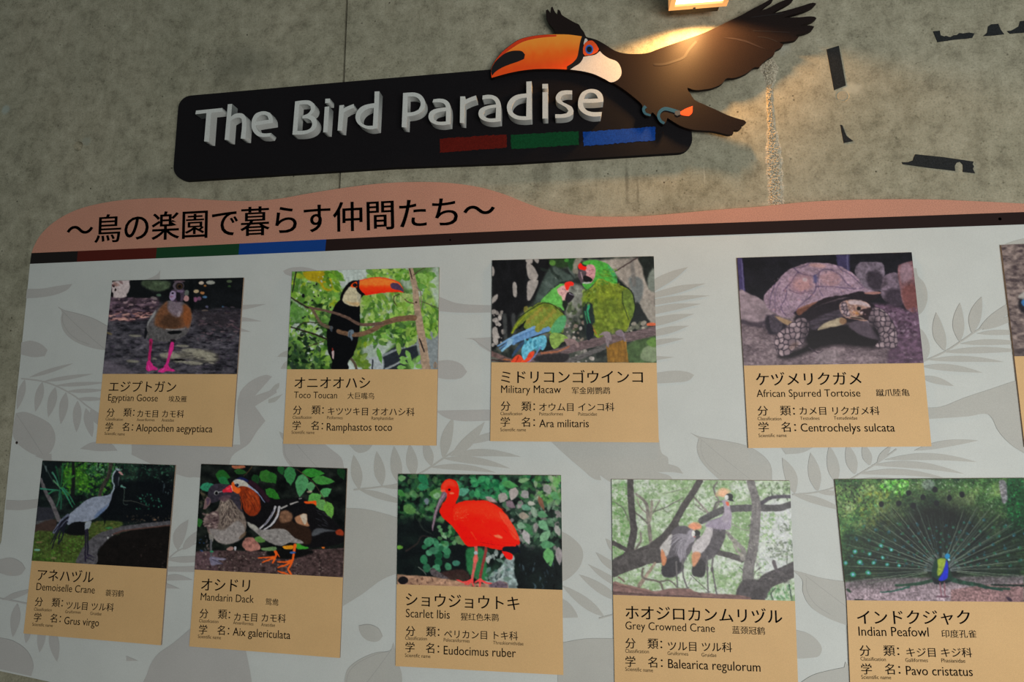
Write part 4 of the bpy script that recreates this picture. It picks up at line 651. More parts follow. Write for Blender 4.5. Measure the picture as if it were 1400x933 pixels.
def pic_crowned():
    c = Canvas(8)
    n = c.noise(140, 110, 3); c.bg(n, [(.3, (120, 146, 104)), (.5, (140, 160, 126)), (.7, (164, 176, 158)), (.85, (178, 184, 174))])
    c.poly([(1130, 230), (1370, 230), (1380, 640), (1180, 740), (1120, 640)], (176, 178, 180), 50, a=.9); c.poly([(920, 60), (1060, 60), (1060, 140), (950, 120)], (178, 182, 178), 30, a=.8); c.poly([(740, 560), (1030, 620), (1000, 700), (860, 720), (780, 660)], (180, 184, 180), 40, a=.7)
    G = [(116, 152, 92), (94, 132, 78), (138, 166, 112), (160, 178, 142), (84, 118, 70), (180, 186, 172)]
    c.scatter(650, (30, 30, 680, 560), (10, 34), G, .6, (0, 3), 7, .5); c.scatter(130, (30, 40, 150, 620), (12, 40), [(74, 120, 58), (92, 140, 72)], .6, (0, 3), 7, .6); c.scatter(230, (640, 30, 1060, 300), (10, 30), G, .6, (0, 3), 6, .5); c.scatter(110, (1110, 260, 1250, 520), (10, 34), G[:4], .6, (0, 3), 6, .6)
    c.scatter(300, (180, 600, 1020, 880), (12, 40), G, .6, (0, 3), 8, .5); c.scatter(90, (1140, 820, 1390, 925), (10, 34), [(80, 130, 84), (104, 150, 104), (70, 110, 70)], .6, (0, 3), 6, .7); c.scatter(110, (860, 430, 1050, 600), (10, 30), G[:4], .6, (0, 3), 7, .5); c.scatter(90, (900, 640, 1180, 800), (12, 34), G, .6, (0, 3), 8, .5)
    c.scatter(70, (1140, 50, 1365, 180), (16, 36), [(92, 108, 84), (110, 124, 96), (76, 90, 70)], .6, (0, 3), 5, .8); c.scatter(60, (1200, 490, 1385, 610), (20, 44), [(96, 106, 94), (112, 120, 104)], .5, (0, 3), 5, .8); c.scatter(14, (1290, 360, 1380, 410), (20, 40), [(104, 112, 100)], .5, f=5, a=.8)
    hi = c.noise(26, 22, 3); m = np.clip((hi - .56) * 9, 0, 1)[..., None] * .75; c.im = c.im * (1 - m) + np.array((180, 185, 176)) * m
    dk = c.noise(22, 20, 3); m = np.clip((dk - .60) * 9, 0, 1)[..., None] * .5; c.im = c.im * (1 - m) + np.array((92, 122, 76)) * m
    B = .65 + .4 * c.noise(40, 40) + .3 * c.noise(12, 12, 2); K = (66, 62, 62)
    def br(p, w, w1, col=K): c.stroke(p, w, col, w1, 6, tex=B)
    br([(205, 130), (265, 180), (290, 230), (300, 340), (320, 510)], 16, 30, (110, 104, 98)); br([(325, 190), (320, 260), (310, 330)], 22, 20, (124, 118, 108)); br([(215, 170), (240, 230), (290, 280)], 10, 10, (120, 112, 104)); br([(385, 180), (330, 280)], 10, 9, (110, 106, 98)); br([(560, 160), (430, 230), (340, 265)], 7, 10, (96, 94, 88)); br([(600, 80), (500, 110), (400, 130)], 5, 5, (110, 112, 100)); br([(30, 185), (110, 240), (150, 330)], 7, 7, (92, 94, 84)); br([(640, 150), (700, 220), (745, 270)], 12, 16, (118, 112, 106)); br([(650, 210), (720, 265)], 8, 8, (118, 112, 106))
    br([(815, 40), (790, 80), (800, 130), (830, 190), (800, 240)], 12, 14, (104, 100, 96)); br([(790, 250), (810, 195), (850, 190)], 16, 10, (84, 80, 80)); br([(180, 260), (240, 300), (290, 350)], 10, 14, (100, 96, 90)); br([(240, 420), (240, 490), (190, 560)], 14, 16, (110, 104, 98)); br([(930, 355), (1000, 395), (1050, 405)], 6, 5, (120, 118, 112))
    c.stroke([(400, 230), (440, 270), (480, 250)], 5, (96, 104, 80)); c.stroke([(980, 680), (1030, 720)], 6, (80, 80, 76)); c.stroke([(1145, 680), (1100, 720), (1090, 780), (1130, 800)], 6, (86, 86, 80))
    br([(162, 25), (170, 200), (185, 360), (190, 410), (160, 560), (140, 590)], 46, 60); br([(35, 500), (80, 520), (135, 550)], 34, 30); br([(685, 30), (640, 110), (560, 230), (500, 340), (440, 430)], 46, 52); br([(500, 370), (420, 460), (320, 540), (220, 590), (100, 640), (35, 700)], 60, 110)
    br([(35, 690), (180, 640), (300, 600), (450, 590)], 120, 110, (72, 68, 68)); br([(820, 570), (920, 595), (1000, 622)], 40, 46, (76, 72, 72)); br([(1010, 610), (1010, 550), (940, 480), (890, 420)], 44, 24, (128, 124, 120)); br([(940, 480), (960, 550), (1000, 590)], 24, 20, (132, 128, 120))
    br([(700, 330), (790, 280), (860, 250), (940, 240), (1080, 235), (1140, 235), (1280, 235), (1365, 210)], 54, 50, (76, 74, 76)); br([(1150, 200), (1200, 165), (1260, 152), (1365, 150)], 30, 26, (70, 66, 74)); br([(1065, 35), (1090, 120), (1110, 220), (1100, 380), (1080, 560), (1050, 700), (1040, 900)], 56, 90, (106, 102, 102)); c.scatter(60, (1060, 200, 1130, 850), (10, 30), [(134, 132, 124), (90, 86, 88)], .6, f=6, a=.6, shape='o')
    br([(1130, 860), (1200, 780), (1300, 740), (1400, 690)], 120, 110, (72, 68, 70)); c.poly([(1010, 780), (1180, 800), (1170, 930), (960, 930)], (72, 68, 70), 14, tex=B); c.scatter(80, (1120, 720, 1385, 800), (10, 34), [(104, 98, 98), (52, 50, 52)], .4, (-.5, 0), 6, .5, 'o'); br([(1240, 640), (1260, 700), (1280, 720)], 30, 16, (90, 84, 88)); br([(1290, 720), (1320, 685), (1340, 700)], 16, 16, (84, 80, 82)); c.stroke([(1340, 600), (1340, 680)], 6, (90, 92, 86)); c.stroke([(1250, 840), (1220, 880), (1235, 925)], 9, (70, 80, 70)); c.stroke([(1355, 810), (1375, 920)], 9, (60, 74, 66))
    br([(350, 650), (300, 720), (230, 820)], 18, 30, (132, 116, 104)); c.stroke([(260, 690), (250, 740), (280, 770), (380, 790), (410, 850)], 18, (100, 92, 86), 14, 6); c.stroke([(380, 790), (460, 780), (510, 830)], 14, (92, 88, 82), 8, 6); c.stroke([(75, 755), (120, 790)], 14, (110, 90, 84), 9)
    c.poly([(38, 790), (120, 810), (260, 840), (360, 860), (470, 840), (600, 840), (680, 870), (980, 890), (1000, 925), (36, 892)], (112, 86, 82), 8, tex=.7 + .6 * c.noise(40, 14)); c.stroke([(60, 800), (200, 835), (350, 870)], 12, (150, 116, 106), 8, 10, .7); c.stroke([(40, 870), (300, 888), (700, 905)], 14, (66, 52, 52), 10, 10, .7)
    c.stroke([(620, 740), (670, 790), (750, 860)], 7, (86, 86, 80), 5); c.stroke([(620, 760), (600, 810)], 5, (96, 96, 90), 4)
    # cranes
    W = (164, 160, 158)
    c.poly([(470, 420), (530, 370), (600, 380), (640, 420), (650, 470), (620, 560), (570, 640), (560, 700), (500, 750), (440, 755), (400, 730), (410, 670), (450, 560)], (84, 80, 86), 8)
    c.poly([(400, 670), (440, 620), (520, 600), (560, 660), (505, 740), (440, 755), (402, 735)], (56, 54, 58), 12)
    c.poly([(472, 430), (470, 500), (450, 580), (420, 600), (385, 540), (410, 500)], W, 8); c.poly([(398, 545), (430, 600), (434, 640), (412, 672), (396, 640)], (186, 120, 84), 8)
    c.poly([(610, 400), (640, 400), (650, 470), (600, 520), (560, 600), (540, 640), (520, 560), (560, 480)], (136, 130, 140), 12)
    for k in range(46):
        t = k / 45; a0 = (600 - 20 * t, 440 + 60 * t); g = 2.9 - 1.45 * t + c.r.rand() * .15; l = 110 + 50 * c.r.rand(); m = (a0[0] + l * .5 * np.cos(g) - 8, a0[1] - 20 + l * .45 * np.sin(g)); e = (a0[0] + l * np.cos(g), a0[1] + l * np.sin(g))
        c.stroke([a0, m, e], 7, [(150, 146, 154), (96, 92, 100), (122, 116, 126)][k % 3], 3, 4, .8)
    c.oval(650, 375, 50, 26, (204, 134, 106), .1, 12, .85)
    for k in range(24): g = -2.9 + 2.6 * k / 23; c.stroke([(650, 395), (650 + 52 * np.cos(g), 392 + 50 * np.sin(g))], 5, (206, 130, 98), 3, 5, .8, sm=0)
    c.oval(662, 425, 26, 24, (50, 50, 52)); c.oval(636, 428, 14, 24, (190, 188, 186)); c.stroke([(640, 448), (655, 455)], 6, (150, 60, 56), 5); c.poly([(660, 440), (690, 450), (655, 490)], (70, 66, 70), 8)
    c.poly([(770, 350), (850, 310), (880, 400), (860, 500), (800, 600), (740, 640), (720, 740), (680, 756), (632, 735), (640, 670), (700, 560), (760, 460)], (80, 76, 80), 8, tex=.8 + .4 * c.noise(20)); c.poly([(636, 660), (700, 620), (730, 680), (718, 745), (680, 756), (630, 735)], (58, 56, 58), 10)
    c.poly([(750, 355), (778, 370), (780, 440), (740, 530), (700, 570), (650, 600), (626, 560), (640, 500), (700, 440)], (168, 162, 164), 8, tex=.92 + .16 * c.noise(30)); c.poly([(628, 575), (680, 570), (690, 600), (650, 670), (630, 665)], (184, 128, 96), 12)
    c.poly([(850, 180), (890, 190), (912, 230), (925, 290), (915, 390), (880, 400), (800, 390), (720, 370), (780, 330), (850, 300), (870, 240)], (142, 130, 148), 8)
    for k in range(50):
        t = k / 49; a0 = (885 - 12 * t, 240 + 60 * t); g = 1.35 + 1.5 * t; l = 130 + 50 * c.r.rand(); e = (a0[0] + l * np.cos(g), a0[1] + l * np.sin(g) * .9)
        c.stroke([a0, e], 7, [(160, 150, 164), (104, 96, 112), (134, 124, 142)][k % 3], 3, 4, .75, sm=0)
    c.stroke([(880, 185), (890, 250), (880, 320)], 34, (150, 140, 152), 56, 8, .8)
    c.oval(860, 120, 36, 30, (206, 150, 120), -.2, 16, .7)
    for k in range(26): g = -3.1 + 2.5 * k / 25; c.stroke([(866, 150), (866 + 64 * np.cos(g), 146 + 62 * np.sin(g))], 5, [(210, 140, 108), (206, 176, 140)][k % 2], 3, 5, .8, sm=0)
    c.oval(905, 152, 30, 24, (40, 42, 44)); c.oval(888, 156, 15, 17, (196, 196, 194)); c.poly([(910, 160), (935, 172), (938, 186), (905, 180)], (40, 42, 44), 5); c.poly([(880, 188), (900, 192), (902, 222), (885, 212)], (208, 90, 66), 6)
    for p in [[(508, 640), (512, 740), (518, 830)], [(555, 635), (560, 740), (590, 835)], [(740, 600), (742, 720), (748, 870)], [(785, 600), (780, 700), (812, 880)]]: c.stroke(p, 14, (96, 92, 94), 11, 5)
    c.oval(556, 680, 12, 22, (76, 74, 76)); c.oval(778, 700, 12, 20, (86, 82, 84)); c.oval(742, 690, 10, 20, (90, 86, 88)); c.stroke([(730, 872), (765, 865)], 8, (100, 96, 96)); c.stroke([(580, 838), (602, 834)], 9, (96, 92, 92))
    c.grain(6); return c

def pic_peafowl():
    c = Canvas(9)
    n = c.noise(120, 120, 4); c.bg(n, [(.3, (30, 50, 36)), (.5, (56, 84, 50)), (.7, (96, 116, 74)), (.85, (120, 134, 100))])
    c.scatter(700, (20, 30, 560, 420), (8, 30), [(44, 76, 40), (110, 128, 70), (80, 110, 56), (24, 34, 26), (132, 140, 96), (60, 100, 70)], .5, (0, 3), 5, .6); c.scatter(160, (30, 40, 250, 260), (8, 26), [(20, 26, 24), (96, 106, 80), (30, 38, 30)], .5, (0, 3), 5, .8); c.scatter(90, (360, 40, 560, 140), (14, 44), [(96, 160, 60), (70, 130, 60), (120, 160, 100)], .6, (0, 3), 7, .7); c.scatter(90, (190, 120, 420, 380), (16, 50), [(120, 124, 60), (100, 110, 54)], .6, (0, 3), 8, .5)
    c.scatter(900, (540, 30, 1300, 400), (6, 22), [(112, 124, 100), (70, 84, 66), (140, 150, 134), (50, 60, 50), (90, 110, 84)], .5, (0, 3), 4, .6); c.scatter(400, (40, 380, 560, 740), (8, 30), [(34, 76, 56), (24, 50, 40), (50, 96, 74), (70, 104, 60)], .5, (0, 3), 5, .6); c.poly([(1270, 30), (1397, 25), (1397, 420), (1300, 400)], (20, 52, 34), 20, a=.8); c.scatter(120, (1270, 30, 1397, 460), (8, 30), [(26, 84, 50), (16, 36, 28), (40, 110, 60)], .5, f=5, a=.7)
    c.poly([(1215, 50), (1265, 50), (1275, 180), (1240, 200)], (110, 104, 116), 12, a=.8); c.oval(700, 70, 50, 40, (120, 126, 128), 0, 20, .6)
    # sand
    c.poly([(85, 780), (300, 750), (1397, 730), (1397, 933), (90, 930)], (124, 112, 118), 20, 0, tex=.85 + .3 * c.noise(90, 24)); c.poly([(865, 835), (1100, 800), (1397, 790), (1397, 930), (862, 925)], (112, 88, 88), 10, 0, .8, tex=.8 + .4 * c.noise(40, 14)); c.stroke([(1160, 800), (1397, 806)], 14, (24, 36, 34), 12)
    cx, cy = 800, 690
    # fan
    c.poly([(cx - 80, 760), (420, 790), (130, 800), (90, 700), (80, 500), (220, 360), (380, 240), (560, 130), (760, 110), (960, 150), (1150, 240), (1320, 350), (1397, 420), (1397, 750), (1150, 790), (880, 770)], (22, 28, 26), 110, a=.55, tex=.6 + .8 * c.noise(14, 14, 2))
    c.poly([(cx - 60, 760), (520, 600), (500, 420), (620, 260), (780, 220), (940, 260), (1080, 400), (1100, 600), (860, 760)], (14, 18, 19), 90, a=.85)
    c.im *= (.62 + .76 * c.noise(11, 11, 2))[..., None]
    for k in range(900):
        g = -np.pi * (-.03 + 1.06 * c.r.rand()); L = (470 + 190 * abs(np.cos(g))) * (.55 + .5 * c.r.rand()); r0 = 70 + 60 * c.r.rand(); v = c.r.randint(5)
        c.stroke([(cx + r0 * np.cos(g), cy + r0 * .8 * np.sin(g)), (cx + L * np.cos(g), cy + L * .95 * np.sin(g) + 20)], 5, [(10, 13, 14), (16, 24, 22), (70, 82, 74), (38, 52, 46), (14, 20, 22)][v], 3, 3.5, .5, sm=0)
    for g, L in [(-2.86, 720), (-2.98, 700), (-3.1, 690), (-2.72, 690), (-2.6, 620), (-2.45, 560), (-2.35, 700), (-2.2, 640), (-2.05, 520), (-1.25, 500), (-1.1, 560), (-.95, 640), (-.8, 620), (-.62, 640), (-.5, 680), (-.3, 620), (-.12, 620), (-.02, 600), (.08, 560), (-3.2, 700), (-3.28, 640), (.14, 480), (-3.34, 560)]:
        c.stroke([(cx + 110 * np.cos(g), cy + 110 * np.sin(g)), (cx + L * np.cos(g), cy + L * np.sin(g) * .92)], 5, (112, 120, 108), 2.5, 3.5, .8, sm=0)
    # eyes of the train
    for ring, (R, m) in enumerate([(120, 9), (165, 11), (215, 13), (270, 15), (330, 17), (400, 18), (480, 18), (570, 18), (650, 16)]):
        for i in range(m):
            g = -np.pi * (i + .5 * (ring % 2) + .2) / m; x = cx + R * np.cos(g) * 1.02; y = cy - 10 + R * np.sin(g) * .92
            if ring > 3 and y < 330 or x < 80: continue
            s = 8 + R / 62; c.oval(x + c.r.randn() * 9, y + c.r.randn() * 9, s * .8, s * .75, [(30, 76, 62), (40, 84, 58), (28, 66, 72)][i % 3], 0, 7, .75); c.oval(x, y, s * .4, s * .38, (76, 104, 122), 0, 6, .6)
    for x, y in [(748, 105), (556, 130), (662, 162), (852, 168), (945, 142), (358, 212), (484, 206), (590, 222), (760, 205)]: c.oval(x, y, 19, 22, (14, 18, 24), 0, 6, .95)
    for x, y, s in [(150, 725, 22), (262, 712, 20), (200, 635, 20), (300, 640, 16), (165, 558, 18), (400, 652, 15), (366, 600, 15), (430, 545, 15), (355, 515, 17), (485, 660, 14), (98, 640, 16), (272, 575, 16)]: c.oval(x, y, s, s * .9, (46, 120, 96), .3, 6, .9); c.oval(x, y, s * .45, s * .45, (120, 150, 180), 0, 4, .9)
    for k in range(60): g = -np.pi * (-.04 + 1.08 * c.r.rand()); c.stroke([(cx + 50 * np.cos(g) + 10, cy + 10 + 50 * np.sin(g)), (cx + 130 * np.cos(g), cy + 125 * np.sin(g))], 5, (110, 116, 118), 3, 4, .45, sm=0)
    # fringe over the sand
    for k in range(150): x = 110 + 1280 * c.r.rand(); y = 745 + 30 * c.r.rand(); c.stroke([(x, y), (x + (x - 800) * .05, y + 20 + 50 * c.r.rand())], 4, (64, 64, 62), 3, 4, .4, sm=0)
    c.stroke([(740, 765), (640, 790), (560, 800), (460, 805)], 26, (34, 58, 46), 16, 6, tex=.6 + .8 * c.noise(20)); c.stroke([(560, 815), (450, 845), (350, 855)], 12, (26, 66, 56), 7, 6); c.stroke([(870, 760), (960, 785), (1060, 800), (1160, 825), (1290, 830)], 34, (34, 58, 48), 14, 6, tex=.6 + .8 * c.noise(20)); c.stroke([(1100, 815), (1240, 842)], 12, (22, 50, 46), 6, 6)
    c.oval(118, 842, 20, 9, (30, 50, 36), .6, 6); c.stroke([(165, 908), (220, 908)], 8, (24, 30, 28), 9); c.oval(1290, 905, 26, 12, (50, 40, 50), .5, 8)
    # body
    c.poly([(745, 620), (790, 605), (830, 610), (850, 680), (870, 720), (865, 775), (800, 790), (745, 785), (722, 720), (735, 660)], (22, 46, 38), 10); c.poly([(770, 615), (825, 612), (820, 670), (790, 720), (765, 730), (768, 660)], (116, 130, 52), 8, tex=.85 + .3 * c.noise(14))
    c.poly([(828, 620), (842, 650), (842, 740), (815, 770), (780, 775), (775, 755), (810, 700), (820, 660)], (26, 40, 150), 7); c.poly([(730, 740), (780, 770), (840, 765), (862, 775), (800, 795), (740, 785)], (14, 22, 28), 8); c.oval(838, 592, 18, 22, (34, 110, 150), .2, 6); c.oval(850, 617, 10, 9, (130, 170, 170), 0, 5); c.stroke([(838, 575), (850, 550)], 5, (60, 100, 110), 4)
    c.stroke([(784, 785), (790, 830), (795, 885)], 10, (108, 76, 84), 8, 4); c.stroke([(818, 785), (818, 830), (825, 885)], 10, (108, 76, 84), 8, 4); c.oval(805, 886, 50, 7, (70, 46, 58), 0, 7, .8)
    c.poly([(20, 30), (34, 30), (95, 930), (80, 930)], (150, 150, 150), 6, 0, .0)
    c.grain(5); return c

def pic_ground():
    c = Canvas(10, .25)
    n = c.noise(45, 20, 4); c.bg(n, [(.25, (62, 54, 56)), (.5, (96, 86, 84)), (.75, (124, 112, 108))])
    c.scatter(160, (0, 0, 1400, 933), (8, 50), [(50, 44, 46), (126, 116, 112), (84, 74, 74)], .4, (-.2, .6), 6, .6, 'o'); c.poly([(0, 830), (1400, 840), (1400, 933), (0, 933)], (60, 54, 54), 20, 0, .5)
    c.poly([(205, 480), (260, 440), (420, 420), (420, 560), (260, 570), (215, 540)], (36, 34, 38), 20); c.oval(262, 488, 34, 30, (60, 100, 140), 0, 10); c.poly([(205, 450), (240, 410), (420, 330), (420, 430), (260, 460)], (140, 138, 134), 16, a=.8)
    c.grain(6); return c
# ---------------------------------------------------------------- the setting
def concrete_material():
    m, nt, b = nodes('cast_concrete', .88, .25); v = coords(nt); vs = coords(nt, (1.6, 1, .35))
    big = noise(nt, v, 2.2, 5, .62); mid = noise(nt, v, 20, 8, .78); fine = noise(nt, v, 210, 4, .8); drip = noise(nt, vs, 9, 5, .65)
    c = ramp(nt, mid, [(.34, lin((116, 112, 96))), (.48, lin((146, 142, 123))), (.66, lin((166, 162, 143)))])
    c = mix(nt, c, ramp(nt, big, [(.35, (.80, .82, .79, 1)), (.62, (1.03, 1.02, 1, 1))]), .8, 'MULTIPLY')
    c = mix(nt, c, ramp(nt, drip, [(.30, (.72, .70, .66, 1)), (.5, (1, 1, 1, 1))]), .5, 'MULTIPLY')
    c = mix(nt, c, ramp(nt, fine, [(.34, (.50, .50, .48, 1)), (.47, (.96, .96, .96, 1)), (.62, (1.05, 1.05, 1.04, 1)), (.75, (1.25, 1.24, 1.2, 1))]), .85, 'MULTIPLY')
    pit = N(nt, 'ShaderNodeTexVoronoi'); pit.inputs['Scale'].default_value = 26; nt.links.new(v, pit.inputs['Vector'])
    pr = ramp(nt, pit.outputs['Distance'], [(.045, (.25, .24, .22, 1)), (.085, (1, 1, 1, 1))]); gate = ramp(nt, noise(nt, v, 5, 3), [(.5, (0, 0, 0, 1)), (.58, (1, 1, 1, 1))])
    c = mix(nt, c, mix(nt, (1, 1, 1, 1), pr, gate), 1.0, 'MULTIPLY')
    sp2 = N(nt, 'ShaderNodeTexVoronoi'); sp2.inputs['Scale'].default_value = 75; nt.links.new(v, sp2.inputs['Vector']); sr = ramp(nt, sp2.outputs['Distance'], [(.12, (.50, .50, .46, 1)), (.26, (1, 1, 1, 1))])
    c = mix(nt, c, mix(nt, (1, 1, 1, 1), sr, ramp(nt, noise(nt, v, 7, 4), [(.50, (0, 0, 0, 1)), (.62, (1, 1, 1, 1))])), .8, 'MULTIPLY')
    # pale lime blooms beside the tie holes, darker algae patch above the sign's left end
    geo = N(nt, 'ShaderNodeNewGeometry')
    def spot(px, py, r, sx, col, soft=.5, amt=.6):
        nonlocal c
        q = P(px, py); mp = N(nt, 'ShaderNodeMapping'); mp.vector_type = 'POINT'
        mp.inputs['Location'].default_value = (-q[0] / (r * sx), 0, -q[2] / r); mp.inputs['Scale'].default_value = (1 / (r * sx), 0, 1 / r)
        nt.links.new(geo.outputs['Position'], mp.inputs[0]); ln = N(nt, 'ShaderNodeVectorMath', operation='LENGTH'); nt.links.new(mp.outputs[0], ln.inputs[0])
        ad = N(nt, 'ShaderNodeMath', operation='ADD'); nt.links.new(ln.outputs['Value'], ad.inputs[0])
        s2 = N(nt, 'ShaderNodeMath', operation='MULTIPLY_ADD'); s2.inputs[1].default_value = 1.1; s2.inputs[2].default_value = -.55; nt.links.new(noise(nt, v, 30, 4), s2.inputs[0]); nt.links.new(s2.outputs[0], ad.inputs[1])
        f = ramp(nt, ad.outputs[0], [(1 - soft, (amt, amt, amt, 1)), (1, (0, 0, 0, 1))]); c = mix(nt, c, col, f)
    spot(1166, 121, .020, 1.5, lin((176, 172, 152)), .5, .55); spot(118, 193, .016, 1.3, lin((130, 134, 122)), .5, .5); spot(8, 150, .02, .9, lin((150, 162, 156)), .5, .6)
    spot(325, 92, .09, 1.7, lin((84, 84, 72)), .8, .5); spot(1070, 55, .05, .5, lin((168, 170, 160)), .6, .5); spot(215, 250, .06, 2.5, lin((84, 84, 74)), .8, .35)
    spot(857, 250, .07, .09, lin((80, 76, 64)), .7, .6); spot(872, 262, .05, .08, lin((84, 80, 66)), .7, .5); spot(963, 240, .04, .07, lin((170, 166, 148)), .7, .5); spot(745, 240, .05, .4, lin((98, 94, 80)), .7, .4)
    nt.links.new(c, b.inputs['Base Color'])
    h = mix(nt, fine, pr, .4); bump(nt, b, h, .35, .0025)
    return m
M_CON = concrete_material()
M_DARK = speckled('joint_shadow_gap', (.012, .012, .011, 1))
M_FLOOR = speckled('grey_paving', (.16, .155, .15, 1), .2, 120)

wall = box('wall_back', -5, 5, .03, .30, 0, 4.5, M_DARK); tag(wall, kind='structure')
xj = float((P(475, 0)[0] + P(463, 255)[0]) / 2)
def slab(x0, x1, holes):
    # a cast panel with shallow round tie holes: the front is a grid with discs pushed in
    xs = sorted(set([x0, x1] + [q for h in holes for q in (h[0] - .03, h[0] + .03)])); zs = sorted(set([0., 4.5] + [q for h in holes for q in (h[1] - .03, h[1] + .03)]))
    vs, fs = [], []
    def add(v): vs.append(v); return len(vs) - 1
    for i in range(len(xs) - 1):
        for j in range(len(zs) - 1):
            cx, cz = (xs[i] + xs[i + 1]) / 2, (zs[j] + zs[j + 1]) / 2
            h = [q for q in holes if abs(q[0] - cx) < .001 and abs(q[1] - cz) < .001]
            cs = [(xs[i], zs[j]), (xs[i + 1], zs[j]), (xs[i + 1], zs[j + 1]), (xs[i], zs[j + 1])]
            if not h: fs.append([add((x, 0, z)) for x, z in cs]); continue
            x, z, r, dp = h[0]; n = 32; ring = []
            sq = []
            for k in range(n):
                a = 2 * math.pi * (k + .5) / n - math.pi * .75; u, w_ = math.cos(a), math.sin(a); s = .03 / max(abs(u), abs(w_))
                sq.append(add((x + u * s, 0, z + w_ * s))); ring.append([add((x + u * r * q, y, z + w_ * r * q)) for q, y in ((1.12, 0), (1, dp * .5), (.93, dp), (.88, dp))])
            corner = {n // 4 * 0: 0}
            for k in range(n):
                k2 = (k + 1) % n; fs.append([sq[k], sq[k2], ring[k2][0], ring[k][0]])
                for q in range(3): fs.append([ring[k][q], ring[k2][q], ring[k2][q + 1], ring[k][q + 1]])
            fs.append([ring[k][3] for k in range(n)])
            for c_, k in ((0, n - 1), (1, n // 4 - 1), (2, n // 2 - 1), (3, 3 * n // 4 - 1)): fs.append([add((cs[c_][0], 0, cs[c_][1])), sq[(k + 1) % n], sq[k]])
    e = [add(q) for q in ((x0, 0, 0), (x1, 0, 0), (x1, 0, 4.5), (x0, 0, 4.5), (x0, .03, 0), (x1, .03, 0), (x1, .03, 4.5), (x0, .03, 4.5))]
    for a, b_ in ((0, 1), (1, 2), (2, 3), (3, 0)): fs.append([e[a], e[a + 4], e[b_ + 4], e[b_]])
    o = mesh_obj('concrete_panel', vs, fs, M_CON, wall); return o
a = P(107, 200); b2 = P(1152, 131)
slab(-5, xj - .003, [(float(a[0]), float(a[2]), .014, .016)])
slab(xj + .003, 5, [(float(b2[0]), float(b2[2]), .0155, .0012)])
M_PLUG = speckled('tie_hole_grout', lin((150, 143, 122)), .12, 300, .9, .1, .3)
for q_, r_ in ((b2, .0125),):
    n = 26; vs = [(q_[0] + r_ * s * math.cos(2 * math.pi * k / n), y, q_[2] + r_ * s * math.sin(2 * math.pi * k / n)) for s, y in ((1, .0012), (1, .0006), (.9, .0002)) for k in range(n)]
    mesh_obj('hole_plug', vs, [(k + n * j, (k + 1) % n + n * j, (k + 1) % n + n * (j + 1), k + n * (j + 1)) for j in (0, 1) for k in range(n)] + [tuple(range(2 * n, 3 * n))], M_PLUG, wall)
fl = box('floor', -5, 5, -7, 0.03, -.05, 0, M_FLOOR); tag(fl, kind='structure')

# rough mortar seam that runs down the wall behind the bird's wing
def seam():
    pts = [(1050, 78, 7), (1051, 88, 10), (1052, 98, 10), (1053, 108, 7), (1052, 116, 4.2), (1052, 135, 4), (1053.5, 155, 4.2), (1055, 175, 5), (1057, 195, 8), (1058, 215, 10), (1059, 235, 9.5), (1060.5, 255, 9), (1061, 275, 9), (1062, 300, 9)]
    py = np.array([q[1] for q in pts]); r = random.Random(3); vs, fs = [], []; nu, nv = 15, 190
    for j in range(nv):
        y = 78 + (292 - 78) * j / (nv - 1); x = np.interp(y, py, [q[0] for q in pts]); w_ = np.interp(y, py, [q[2] for q in pts]) * (.95 + .1 * math.sin(y * .35) + .1 * r.random()); w_ *= min(1, .35 + (y - 78) / 8)
        for i in range(nu):
            t = i / (nu - 1) * 2 - 1; e = 1 - abs(t) ** 2.5; o = e * (.001 + .0045 * r.random() * (.3 if abs(t) > .6 else 1)); vs.append(P(x + t * w_ * 1.25, y, o - (.0004 if abs(t) == 1 else 0)))
    for j in range(nv - 1):
        for i in range(nu - 1): k = j * nu + i; fs.append((k, k + 1, k + nu + 1, k + nu))
    m, nt, b = nodes('exposed_mortar', .95, .1); v = coords(nt); n = noise(nt, v, 260, 3, .8); nt.links.new(ramp(nt, n, [(.3, lin((112, 106, 92))), (.5, lin((166, 158, 138))), (.7, lin((200, 192, 172)))]), b.inputs['Base Color'])
    o = mesh_obj('trim_1', vs, fs, m); tag(o, kind='structure')
seam()
# ---------------------------------------------------------------- the information board
M_WHITE = speckled('board_white_print', (.51, .53, .505, 1), .05, 700, .55, .25, .1)
M_TERRA = speckled('terracotta_print', lin((182, 130, 109)), .16, 420, .6, .2, .2)
M_STRIPE = {k: speckled('stripe_' + k, v, .08, 500, .6, .1, .1) for k, v in dict(black=(.012, .009, .008, 1), red=(.075, .010, .006, 1), green=(.008, .045, .016, 1), blue=(.006, .045, .22, 1), brown=(.018, .009, .008, 1)).items()}
M_LEAF = speckled('leaf_print_beige', (.408, .405, .372, 1), .06, 600, .55, .25, .1)
M_LEAF2 = speckled('leaf_print_mauve', (.408, .398, .378, 1), .05, 600, .55, .25, .1)
M_VEIN = speckled('leaf_vein_print', (.32, .315, .295, 1), .05, 600, .55, .25, 0)
M_INK = speckled('black_ink', (.012, .012, .013, 1), .1, 500, .5, .3, 0)
M_SCREW = speckled('aged_screw', (.05, .035, .028, 1), .3, 400, .5, .5, .3)

